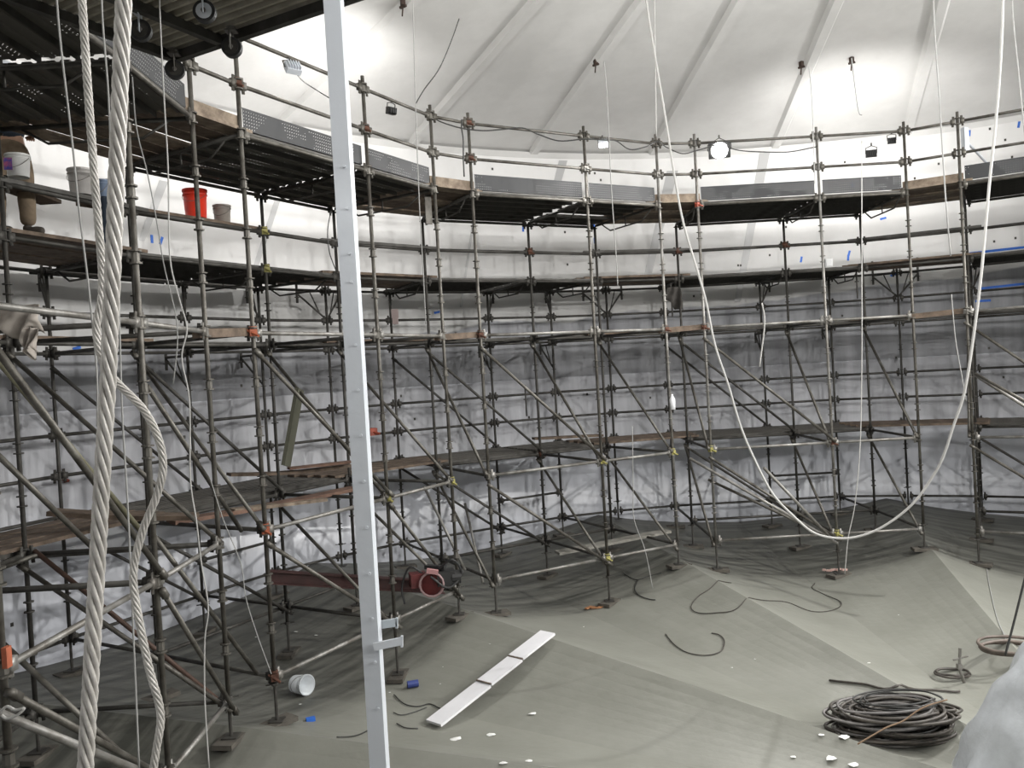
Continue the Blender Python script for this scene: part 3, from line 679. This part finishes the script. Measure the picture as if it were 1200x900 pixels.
cpx('faint pale string dropping between the middle uprights to the floor', [(741, 500), (742, 570), (743, 608), (756, 645), (765, 690)], 13.0, .006)
# the big hanging loop of pale hose on the right
pts = [(1176, -60), (1174, 40), (1168, 130), (1159, 220), (1150, 320), (1140, 400), (1130, 460), (1117, 500), (1105, 536), (1092, 560), (1070, 590), (1040, 614), (1012, 627), (985, 631), (955, 625), (930, 605), (905, 578), (885, 540), (868, 500), (853, 450), (838, 405), (827, 352), (815, 310), (801, 262), (791, 210), (780, 140), (768, 68), (760, 20), (752, -40)]
cpx('big hanging loop of pale hose on the right, its bottom near the floor', pts, [9.0, 11.5], .0155, CORDW, 'hose', 'hose')
cpx('pale hose end lashed to the right upright', [(893, 355), (896, 380), (890, 430)], 13.9, .013, CORDW, 'hose', 'hose')

# roof fittings
for x, y, lab in [(472, 3, 'rusty roof anchor block at the top, right of the white post'), (698, 72, 'rusty roof anchor block on a rafter in the middle'), (939, 75, 'dark roof anchor block on the rafter at the right'), (998, 70, 'small round roof anchor right of the rafter block')]:
    d = ray(x, y); t = 1.0
    while t < 30:
        q = d * t; r = math.hypot(q.x - CX, q.y - CY)
        if q.z > roof_z(r) - .06: break
        t += .01
    mb = MB().box(q, .06, .07, .09, rz=.4).box(q - Vector((0, 0, .06)), .04, .12, .03, rz=.9).tube([q - Vector((0, 0, .05)), q - Vector((.02, 0, .2))], .012, 6)
    tag(mb.build('roof_anchor', mat('dark_rust', (.05, .03, .022), .85, var=.4)), lab, 'anchor')

# ------------------------------------------------------------------ buckets
def bucket(label, pos, hgt, r0, r1, col, rim=None, tilt=None, extra=None, group=None, inner=None, mname=None):
    t = thing('bucket', label, 'bucket', pos, group)
    m = mat('plastic_' + (mname or '%02d%02d' % (int(col[0] * 99), int(col[2] * 99))), col, .45, var=.12, scale=10)
    M = tilt if tilt else Matrix.Identity(3); P = Vector(pos)
    b = MB().lathe([(0.001, .004), (r0, .004), (r0, 0), (r0 * 1.0, 0), (r1, hgt), (r1 * .97, hgt), (r0 * .96, .01), (.001, .01)], P, 24, M=M); b.build('pail', m, t, smooth=True)
    MB().lathe([(r1, hgt * .93), (r1 * 1.05, hgt * .93), (r1 * 1.05, hgt), (r1 * .96, hgt), ], P, 24, M=M).lathe([(r1 * .97, hgt * .80), (r1 * 1.03, hgt * .80), (r1 * 1.03, hgt * .83), (r1 * .97, hgt * .83)], P, 24, M=M).build('rim', m, t)
    hp = [P + M @ Vector((r1 * 1.04 * math.cos(a), -r1 * .35 * math.sin(a) * 1.0 - r1 * .75 * math.sin(a), hgt * .85 - .12 * math.sin(a) * 1.0)) for a in [math.pi * k / 10 for k in range(11)]]
    MB().tube(hp, .003, 5).build('handle', STEELL, t)
    return t
zpl = z_at(-1) + .075
def plank_pt(x, y, z): return on_z(x, y, z)
# buckets stand on a plank laid on the middle-row rail
n0 = nrm('S0'); 
bp = board(B[('Sm', 1)] + nrm('Sm') * .14 + Vector((0, 0, z_at(-1) + .05)), B[('Sm', 2)] + nrm('Sm') * .14 + Vector((.0, 1.15, z_at(-1) + .05)), .24, .045, WOOD, 'timber_plank', None)
tag(bp, 'brown timber plank at the far left carrying the white pails', 'plank')
bp2 = board(B[('S0', 0)] + n0 * .14 + Vector((-.25, -.43, z_at(-1) + .05)), B[('S0', 1)] + n0 * .14 + Vector((0, 0, z_at(-1) + .05)), .24, .045, WOOD, 'timber_plank', None)
tag(bp2, 'brown timber plank under the red bucket', 'plank')
def buck_at(label, xc, yb, hpx, wpx, col, **k):
    p = on_z(xc, yb, zpl); s = p.y / F_PX; return bucket(label, tuple(p), hpx * s, wpx * s * .43, wpx * s * .5, col, **k)
tb = buck_at('bright red plastic bucket on the plank, left of the inner uprights', 230, 256, 33, 27, (.75, .045, .02))
buck_at('small brown-grey bucket right of the red bucket', 261, 262, 21, 20, (.27, .24, .21))
buck_at('large translucent grey pail on the left plank', 96, 229, 30, 28, (.50, .48, .46))
buck_at('small dusty pail half hidden by the thick wire rope', 131, 236, 24, 20, (.40, .33, .31))
buck_at('blue-grey pail between the two wire ropes', 121, 233, 22, 13, (.20, .26, .36))
tb = buck_at('white pail with blue label beside the worker', 22, 208, 26, 26, (.66, .66, .64))
q = on_z(22, 200, zpl + .06); MB().box(q + Vector((-.03, -.125, .04)), .075, .006, .12, rz=.25).build('label_sticker', mat('label_blue', (.03, .05, .25), .5, var=.6, col2=(.4, .08, .15), scale=22), tb)
# a pail lying on its side on the floor
pf = on_floor(352, 812)
bucket('white pail lying on its side on the floor left of the white post', tuple(pf + Vector((-.06, 0, .12))), .23, .105, .12, (.55, .58, .60), tilt=Matrix.Rotation(math.radians(-35), 3, 'Z') @ Matrix.Rotation(math.radians(84), 3, 'Y'))
# navy bag below the plank
q = on_z(124, 262, 1.9)
mb = MB().lathe([(.01, -.32), (.07, -.30), (.085, -.1), (.075, .1), (.085, .26), (.03, .30)], q, 12)
tag(mb.build('cloth_bag', NAVY, smooth=True), 'dark navy cloth bag hanging between the wire ropes under the pails', 'bag')

# ------------------------------------------------------------------ worker
def skin_mesh(name, verts, edges, radii, m, parent, root=0, sub=2):
    me = bpy.data.meshes.new(name); me.from_pydata([tuple(v) for v in verts], edges, []); me.materials.append(m)
    o = bpy.data.objects.new(name, me); COL.objects.link(o)
    md = o.modifiers.new('skin', 'SKIN'); md.use_smooth_shade = True
    bpy.context.view_layer.update()
    if not me.skin_vertices: me.attributes.new
    for i, sv in enumerate(me.skin_vertices[0].data):
        r = radii[i]; sv.radius = (r, r) if not isinstance(r, tuple) else r; sv.use_root = (i == root)
    s = o.modifiers.new('sub', 'SUBSURF'); s.levels = sub; s.render_levels = sub
    if parent: o.parent = parent
    return o
wp = on_z(34, 277, z_at(-2) + .1); wp.z = z_at(-2) + .11
MAN = thing('person', 'worker in khaki trousers and dark top standing on the second deck at far left', 'person', tuple(wp))
def V(*a): return Vector(a)
# local frame: x right in picture, y away, z up
hip = .93
bv = [V(-.12, 0, hip), V(-.12, 0, 1.12), V(-.12, .02, 1.30), V(-.12, .03, 1.43), V(-.12, .02, 1.53), V(-.12, -.01, 1.62), V(-.12, -.01, 1.72),
      V(.07, .03, 1.41), V(.15, -.08, 1.16), V(.10, -.28, 1.0), V(.08, -.34, .96),
      V(-.31, .03, 1.41), V(-.40, -.08, 1.16), V(-.34, -.28, 1.0), V(-.32, -.34, .96),
      V(-.04, .0, hip - .06), V(.0, -.01, .5), V(.0, .02, .1), V(-.20, 0, hip - .06), V(-.27, -.01, .5), V(-.28, .02, .1)]
be = [(0, 1), (1, 2), (2, 3), (3, 4), (4, 5), (5, 6), (3, 7), (7, 8), (8, 9), (9, 10), (3, 11), (11, 12), (12, 13), (13, 14), (0, 15), (15, 16), (16, 17), (0, 18), (18, 19), (19, 20)]
br = [.13, .12, .15, .11, .055, .085, .075, .06, .045, .03, .028, .06, .045, .03, .028, .085, .06, .045, .085, .06, .045]
skin_mesh('body', bv, be, br, SKIN, MAN)
# trousers with baggy folds
tv = [V(-.12, 0, 1.04), V(-.12, 0, hip), V(-.03, 0, .78), V(.005, -.01, .62), V(.0, -.02, .48), V(.0, .01, .36), V(.005, .0, .24), V(.0, .02, .09), V(-.21, 0, .78), V(-.265, -.01, .62), V(-.27, -.02, .48), V(-.27, .01, .36), V(-.275, 0, .24), V(-.28, .02, .09)]
te = [(0, 1), (1, 2), (2, 3), (3, 4), (4, 5), (5, 6), (6, 7), (1, 8), (8, 9), (9, 10), (10, 11), (11, 12), (12, 13)]
tr_ = [.15, .155, .115, .095, .082, .10, .08, .095, .115, .095, .082, .10, .08, .095]
skin_mesh('trousers', tv, te, tr_, KHAKI, MAN)
sv_ = [V(-.12, 0, .98), V(-.12, 0, 1.15), V(-.12, .02, 1.32), V(-.12, .03, 1.45), V(.08, .03, 1.41), V(.155, -.06, 1.2), V(-.32, .03, 1.41), V(-.405, -.06, 1.2)]
skin_mesh('shirt', sv_, [(0, 1), (1, 2), (2, 3), (3, 4), (4, 5), (3, 6), (6, 7)], [.17, .15, .175, .10, .08, .062, .08, .062], NAVY, MAN)
for s in (0, -.28):
    bm_ = [V(s, .02, .12), V(s - .02, .02, .05), V(s + .07, -.03, .05), V(s + .15, -.07, .04)]
    skin_mesh('boot', bm_, [(0, 1), (1, 2), (2, 3)], [.058, .055, .05, .04], mat('boot_leather', (.06, .05, .04), .8, var=.4), MAN)
    MB().lathe([(.086, -.025), (.093, 0), (.086, .025)], (s * 1.0, -.02, .47), 14).build('knee_strap', BLACK, MAN).parent = MAN
MAN.children[-1].matrix_parent_inverse = Matrix.Identity(4)
for ch in MAN.children: ch.matrix_parent_inverse = Matrix.Identity(4)
for sx in (1, -1):
    hx = V(.08 if sx > 0 else -.32, -.34, .96)
    hv = [hx, hx + V(0, -.05, -.03)]; he = [(0, 1)]; hr = [.028, .032]
    for k in range(4):
        b0 = hx + V((k - 1.5) * .02, -.085, -.04); i = len(hv)
        hv += [b0, b0 + V(0, -.03 - .004 * (k in (1, 2)), -.01), b0 + V(0, -.045, -.035)]; he += [(1, i), (i, i + 1), (i + 1, i + 2)]; hr += [.011, .009, .008]
    i = len(hv); hv += [hx + V(-.035 * sx, -.045, -.02), hx + V(-.045 * sx, -.075, -.03)]; he += [(1, i), (i, i + 1)]; hr += [.012, .009]
    skin_mesh('hand', hv, he, hr, SKIN, MAN, sub=1)
hh = MB().lathe([(.17, 1.68), (.135, 1.69), (.13, 1.75), (.10, 1.81), (.05, 1.84), (.001, 1.845)], (-.12, 0, 0), 20); o = hh.build('hard_hat', WHITE, None, smooth=True); o.parent = MAN
fc = MB().lathe([(.001, -.02), (.012, -.012), (.016, .012), (.001, .03)], (-.12, -.10, 1.60), 8)
for s in (-1, 1): fc.box((-.12 + s * .032, -.088, 1.635), .018, .01, .01)
fc.box((-.12, -.085, 1.565), .045, .01, .008)
for s in (-1, 1): fc.lathe([(.001, -.03), (.014, -.01), (.016, .015), (.001, .03)], (-.12 + s * .088, 0, 1.61), 8)
o = fc.build('face', SKIN, None); o.parent = MAN
MAN.rotation_euler = (0, 0, .5)

# cloth draped over the left rail
def cloth(name, px, d, m, label, cat):
    P = [at(x, y, d) for x, y in px]; n = 16; mb = MB(); a, b, c, e = P     # a,b top  c,e bottom (right,left)
    for i in range(n + 1):
        for j in range(n + 1):
            u, v = i / n, j / n; q = a.lerp(b, u).lerp(e.lerp(c, u), v)
            q += Vector((0, -1, 0)) * (.05 * math.sin(u * 13 + v * 4) * (.4 + v) + .04 * noise.noise(q * 9)); q.z += .05 * noise.noise(q * 6 + Vector((3, 1, 2))) + .04 * math.sin(u * 9) * v
            mb.v.append(tuple(q))
    for i in range(n):
        for j in range(n):
            k = i * (n + 1) + j; mb.f.append((k, k + 1, k + n + 2, k + n + 1)); mb.m.append(0)
    o = mb.build(name, m, smooth=True); s = o.modifiers.new('thick', 'SOLIDIFY'); s.thickness = .006; return tag(o, label, cat)
CL = mat('beige_cloth', (.40, .36, .32), .9, var=.2, scale=8)
cloth('rag', [(-14, 362), (47, 358), (46, 392), (-14, 388)], 6.1, CL, 'beige rag draped over the near tubes at the left edge', 'cloth')
cloth('rag', [(24, 386), (44, 388), (40, 414), (30, 412)], 6.05, CL, 'narrow beige rag tail hanging under the draped rag', 'cloth')

# ------------------------------------------------------------------ loose boards
def tboard(label, a, b, wd, th, m, sag=0, seg=1, name='timber_plank', cat='plank'):
    o = board(a, b, wd, th, m, name, None, sag, seg); return tag(o, label, cat)
RUSTW = mat('reddish_timber', (.17, .10, .07), .85, scale=5, col2=(.09, .05, .035))
zd = z_at(-8)
tboard('long reddish plank lying askew on the lowest deck at the left', at(200, 612, 9.6), at(416, 572, 11.6), .24, .045, RUSTW, .02, 6)
tboard('short pale plank lying beside the long reddish plank', at(272, 598, 10.2), at(380, 585, 11.0), .2, .04, WOODL)
tboard('warped dark board with lifted end on the lowest deck at the left', at(268, 556, 11.4), at(408, 545, 12.4), .24, .04, WOOD, .04, 5)
tboard('thin dark board above the reddish plank', at(338, 549, 11.8), at(412, 541, 12.2), .2, .03, RUSTW)
tboard('dusty board at the left along the lowest deck', at(60, 600, 9.0), at(230, 605, 9.2), .26, .05, WOOD, .02, 4)
tboard('dark board laid on the middle lowest deck', at(625, 514, 15.3), at(705, 510, 15.6), .24, .04, WOOD)
a = at(351, 456, 11.4); b = at(335, 546, 11.2)
mb = MB().beam(a, b, .05, .33, up=Vector((0.0, 1, 0))); o = mb.build('sheet_panel', mat('olive_board', (.065, .065, .045), .8)); tag(o, 'dark olive board propped upright between the uprights left of the white post', 'board')
tboard('pale timber plank resting on the low tubes in the middle', at(653, 648, 14.5), at(783, 622, 15.2), .24, .045, mat('greyed_timber', (.26, .25, .22), .85, var=.3))
# white three-section board leaning on the floor fold
wa, wb = on_floor(508, 853), on_floor(643, 752)
TB = thing('white_board', 'long white three-section board lying diagonally across the floor', 'board', tuple(wa))
dirw = (wb - wa); zoff = Vector((0, 0, .05)); wb2 = wb + Vector((0, 0, .10)); wa2 = wa + Vector((0, 0, .05))
WB = mat('white_board_paint', (.68, .68, .70), .5, var=.05)
for i, (t0, t1) in enumerate([(0, .40), (.402, .68), (.683, 1.0)]):
    MB().beam(wa2.lerp(wb2, t0 + .003) + Vector((0, 0, .012 * i)), wa2.lerp(wb2, t1 - .003) + Vector((0, 0, .012 * i)), .24, .03).build('panel', WB, TB)
for t in (.40, .68):
    q = wa2.lerp(wb2, t) + Vector((0, 0, .03)); X = dirw.normalized(); Y = Vector((-X.y, X.x, 0)); MB().beam(q - Y * .12, q + Y * .12, .02, .008).build('joint_strap', WOOD, TB)
# red steel beam with a hoist on its end
RB = thing('steel_beam', 'dark red steel beam lying across the low tubes right of the middle left uprights', 'beam', tuple(at(318, 678, 10.6)))
a, b = at(316, 676, 10.8), at(520, 688, 11.6)
X = (b - a).normalized()
rm = mat('dark_red_paint', (.045, .014, .012), .6, var=.4)
MB().beam(a, b, .02, .17).beam(a + Vector((0, 0, .08)), b + Vector((0, 0, .08)), .12, .018).beam(a - Vector((0, 0, .08)), b - Vector((0, 0, .08)), .12, .018).build('web', rm, RB)
HO = thing('air_hoist', 'red and black air hoist with hoses sitting at the end of the dark red beam', 'hoist', tuple(at(510, 690, 11.2)))
q = at(507, 682, 11.1)
MB().disc(q, .16, .2, 20, axis=Vector((.3, 1, 0)).normalized()).box(q + Vector((-.2, .02, .04)), .22, .2, .18, rz=.3).build('drum_housing', mat('hoist_red', (.12, .02, .02), .5, var=.4), HO, smooth=False)
MB().box(q + Vector((.18, -.02, .06)), .24, .2, .2, rz=.2).disc(q + Vector((.32, -.02, .06)), .09, .12, 14, axis=Vector((1, .2, 0)).normalized()).box(q + Vector((.05, 0, .2)), .3, .08, .05, rz=-.4).build('motor', BLACK, HO)
MB().tube([q + Vector((.16 * math.cos(t), -.14, .16 * math.sin(t))) for t in [k * .4 for k in range(17)]], .016, 8).build('guard_ring', mat('pinkish_metal', (.3, .2, .2), .5), HO)
MB().tube(smoothpath([q + Vector((.1, -.1, .2)), q + Vector((.3, -.15, .32)), q + Vector((.4, -.05, .1)), q + Vector((.22, -.16, -.05)), q + Vector((.0, -.2, .12))], 6), .016, 8).tube(smoothpath([q + Vector((-.1, 0, .1)), q + Vector((-.3, 0, .22)), q + Vector((-.42, 0, -.05)), q + Vector((-.38, -.1, -.25))], 6), .014, 8).build('hose', BLACK, HO)
MB().beam(q + Vector((-.05, -.18, .2)), q + Vector((.1, -.18, .17)), .05, .06).build('tag', mat('pink_tag', (.42, .22, .22), .7), HO)

# ------------------------------------------------------------------ floor litter, cables and hose pile
def floor_line(label, px, r, m, name, cat, lift=0.006):
    P = []
    for x, y in px:
        q = on_floor(x, y); P.append(q)
    S = smoothpath(P, 6); S = [Vector((p.x, p.y, floor_z(p.x, p.y) + r + lift)) for p in S]
    return tag(MB().tube(S, r, 6).build(name, m, smooth=True), label, cat)
floor_line('open hook-shaped thin cable on the clean middle floor', [(780, 744), (790, 756), (806, 766), (828, 769), (845, 764), (849, 752), (843, 745), (834, 743)], .008, HOSE, 'cable', 'cable')
floor_line('wide thin cable loop right of the middle fold', [(857, 684), (835, 688), (818, 700), (810, 712), (818, 719), (840, 719), (865, 713), (892, 704), (920, 706), (950, 717), (975, 716), (986, 707), (965, 697), (952, 690), (955, 684)], .007, HOSE, 'cable', 'cable')
floor_line('small black cable curl under the middle scaffold', [(748, 680), (744, 690), (748, 698), (760, 703), (768, 704)], .009, CABLE, 'cable', 'cable')
floor_line('thin dark cable lying under the middle board', [(731, 673), (745, 680), (760, 676), (775, 672)], .008, CABLE, 'cable', 'cable')
floor_line('tangled thin cable left of the long white board', [(462, 815), (474, 826), (488, 829), (503, 826), (515, 831), (520, 832)], .007, CABLE, 'cable', 'cable')
floor_line('second curl of thin cable beside the long white board', [(461, 836), (470, 839), (484, 836), (500, 830)], .006, CABLE, 'cable', 'cable')
floor_line('short thin cable ending under the white board', [(465, 849), (475, 854), (490, 855)], .007, CABLE, 'cable', 'cable')
floor_line('thin cable running left from the white post', [(433, 856), (415, 864), (395, 866)], .007, CABLE, 'cable', 'cable')
floor_line('long dark rod-like cable pointing left from the hose pile', [(972, 799), (1010, 803), (1050, 806), (1090, 810), (1125, 812)], .014, HOSE, 'cable', 'cable')
floor_line('thin line crossing the right fold to the coil', [(1156, 664), (1160, 690), (1170, 730), (1182, 760)], .006, CORD, 'cord', 'cord')
LIT = mat('white_litter', (.72, .72, .70), .7)
lits = [(575, 862, .06), (535, 867, .06), (624, 837, .05), (574, 755, .012), (516, 802, .012), (519, 782, .01), (457, 812, .014), (370, 745, .03), (347, 741, .03), (300, 747, .02), (684, 735, .014), (885, 773, .014), (858, 783, .014), (1028, 839, .05), (980, 839, .03), (1018, 777, .02), (1053, 721, .012), (620, 892, .04), (590, 895, .04), (963, 862, .03), (990, 865, .05), (975, 890, .06), (1000, 897, .05), (930, 888, .03), (352, 826, .02)]
for i, (x, y, s) in enumerate(lits):
    s *= .8; p = on_floor(x, y); mb = MB(); n = 7; c = []
    for k in range(n):
        a = 2 * math.pi * k / n; rr_ = s * (.7 + .5 * random.random()); c.append(p + Vector((math.cos(a) * rr_ * 1.4, math.sin(a) * rr_, .006 + random.random() * s * .3)))
    c.append(p + Vector((0, 0, .008 + s * .35))); c.append(p + Vector((0, 0, .001)))
    mb.add(c, [(k, (k + 1) % n, n) for k in range(n)] + [((k + 1) % n, k, n + 1) for k in range(n)])
    tag(mb.build('paper_scrap', LIT), 'white scrap of coating litter lying on the tank floor', 'litter', 'white scraps scattered over the floor')
for x, y, c, lab in [(1010 - 345, 0, None, None)][:0]: pass
p = on_floor(364, 845); tag(MB().box(p + Vector((0, 0, .02)), .1, .06, .04, rz=.4).build('glove', BLUE), 'small crumpled blue scrap on the floor left of the white post', 'litter')
p = on_floor(484, 806); tag(MB().disc(p + Vector((0, 0, .05)), .045, .14, 12, axis=Vector((1, .3, 0)).normalized()).build('tape_roll', mat('blue_can', (.03, .05, .2), .5)), 'blue capped can lying at the foot of the upright by the white post', 'can')
p = on_floor(978, 670); mb = MB()
for k in range(9): mb.box(p + Vector((-.18 + k * .045, random.uniform(-.06, .06), .04)), .05, .04, .03, rz=random.random() * 3)
tag(mb.build('litter_heap', mat('pink_litter', (.5, .34, .3), .8), None), 'small heap of pinkish chips beside the right upright foot', 'litter')
p = on_floor(697, 713); mb = MB()
for k in range(6): mb.box(p + Vector((-.12 + k * .045, random.uniform(-.05, .05), .02)), .09, .05, .02, rz=random.random() * 3)
tag(mb.build('wood_chips', mat('orange_wood', (.35, .17, .08), .8), None), 'broken orange wood chips beside the middle upright foot', 'litter')

# hose and rope pile, lower right
def coil(label, c, rx, ry, r, m, turns, spread, zlift, name='hose_coil', seed=1, tilt=(0, 0)):
    rnd = random.Random(seed); P = []
    for k in range(turns):
        ox, oy = rnd.uniform(-spread, spread), rnd.uniform(-spread, spread); sx, sy = rx * rnd.uniform(.72, 1.05), ry * rnd.uniform(.7, 1.05)
        for j in range(9):
            a = 2 * math.pi * j / 9; f = k + j / 9
            P.append(Vector((c.x + ox + sx * math.cos(a), c.y + oy + sy * math.sin(a), 0)) + Vector((0, 0, floor_z(c.x, c.y) + r + zlift * f / turns + tilt[0] * math.cos(a) + tilt[1] * math.sin(a) + rnd.uniform(0, .02))))
    return tag(MB().tube(smoothpath(P, 4), r, 7).build(name, m, smooth=True), label, 'hose')
c = on_floor(1050, 862)
coil('big tangled pile of dark hose at the bottom right', c, .56, .32, .017, HOSE, 30, .13, .30, seed=3)
coil('grey hose wound through the dark pile at the bottom right', c + Vector((-.1, -.05, .0)), .58, .30, .015, mat('grey_hose', (.17, .16, .155), .5, var=.3), 9, .09, .34, seed=5)
coil('thin black cable tangled on top of the hose pile', c + Vector((.05, .05, .0)), .42, .30, .009, CABLE, 10, .12, .42, seed=9)
cpx('rust coloured rope lying over the hose pile', [(1005, 872), (1022, 862), (1040, 852), (1058, 845), (1075, 833), (1090, 826), (1110, 820)], 7.35, .007, mat('tan_rope', (.25, .17, .11), .8), 'rope', 'rope')
c = on_floor(1185, 765)
coil('brown hose coil lying on the fold at the right edge', c, .36, .34, .020, mat('brown_hose_light', (.15, .12, .10), .55, var=.4), 3, .04, .10, seed=12)
c = on_floor(1118, 792)
coil('small flat brown hose ring behind the hose pile', c, .22, .16, .014, HOSE, 2, .015, .03, seed=14)
q = on_floor(1130, 800)
mb = MB().tube([q, q + Vector((-.05, 0, .18)), q + Vector((-.03, 0, .42))], .018, 6).tube([q + Vector((-.12, 0, .28)), q + Vector((.06, 0, .32))], .012, 6).box(q + Vector((-.05, 0, .2)), .05, .05, .06)
tag(mb.build('standing_valve', STEELL), 'short upright metal valve fitting behind the hose pile', 'valve')
# plastic wrapped mound, bottom right corner
PLM = mat('crumpled_plastic', (.62, .65, .68), .22, bump=.6, bscale=7, var=.1, scale=5)
pc = Vector((4.54, 7.0, 0)); mb = MB(); nj, ni = 40, 22
for i in range(ni + 1):
    t = i / ni
    for j in range(nj):
        a = 2 * math.pi * j / nj; rad = .12 + .68 * t ** .75 + .06 * t * math.sin(5 * a + 1) + .05 * math.sin(9 * a + t * 6) * t
        zt = -2.58 - 1.33 * t ** 1.15
        q = Vector((pc.x + rad * math.cos(a), pc.y + rad * math.sin(a), zt)); q += Vector((math.cos(a), math.sin(a), .3)) * .07 * noise.noise(q * 3.2)
        mb.v.append(tuple(q))
for i in range(ni):
    for j in range(nj):
        a = i * nj + j; b = i * nj + (j + 1) % nj; mb.f.append((a, a + nj, b + nj, b)); mb.m.append(0)
mb.f.append(tuple(range(nj))); mb.m.append(0)
tag(mb.build('plastic_sheeting', PLM, smooth=True), 'crumpled translucent white plastic sheeting draped in the bottom right corner', 'sheeting')
cpx('dark line rising from the right coil out of frame', [(1178, 768), (1188, 730), (1198, 690), (1208, 650)], 8.6, .012, CABLE, 'cable', 'cable')
cpx('rag-like white tie knotted round the near left tube', [(0, 835), (8, 828), (18, 832), (28, 830), (20, 838), (8, 842), (2, 838)], 4.25, .008, CORDW, 'rope_tie', 'rope')

# small things tied to the tubes
p = at(788, 471, 13.9); mb = MB().lathe([(.001, -.13), (.045, -.13), (.05, .04), (.02, .10), (.02, .13), (.001, .13)], p, 12)
tag(mb.build('bottle', mat('bottle_white', (.75, .76, .78), .4), smooth=True), 'small white bottle tied to an upright right of the middle', 'bottle')
p = at(971, 308, 14.1); mb = MB().box(p, .13, .05, .14).box(p + Vector((0, -.03, 0)), .10, .01, .11)
tag(mb.build('junction_box', mat('box_grey', (.33, .33, .33), .5)), 'small grey junction box fixed to the right upright at the second deck', 'box')
p = at(463, 370, 15.4); mb = MB().box(p + Vector((0, 0, .04)), .12, .12, .16).box(p - Vector((0, 0, .1)), .10, .10, .12)
tag(mb.build('junction_box', mat('box_pink', (.30, .24, .23), .6)), 'small box on a rear upright just right of the white post', 'box')
cloth('tarp', [(781, 338), (797, 336), (802, 366), (779, 352)], 15.6, mat('dark_tarp', (.05, .045, .04), .9, var=.3), 'dark scrap of tarpaulin hanging under the second deck right of the middle', 'tarpaulin')
p = at(502, 245, 12.6); MB().box(p, .10, .03, .46, rz=.4).build('hanging_plate', STEEL, SCAF)
p = at(1131, 164, 14.2); q = at(1160, 195, 15.0)
mb = MB().box(p, .10, .08, .42, rz=.3).tube([p, q], .022, 8)
tag(mb.build('light_arm', WHITE), 'pale strip light on an arm beside the right upright at the top rail', 'work light')
p = at(8, 770, 4.72); MB().box(p, .03, .05, .12).build('coupler', ORANGE, SCAF)
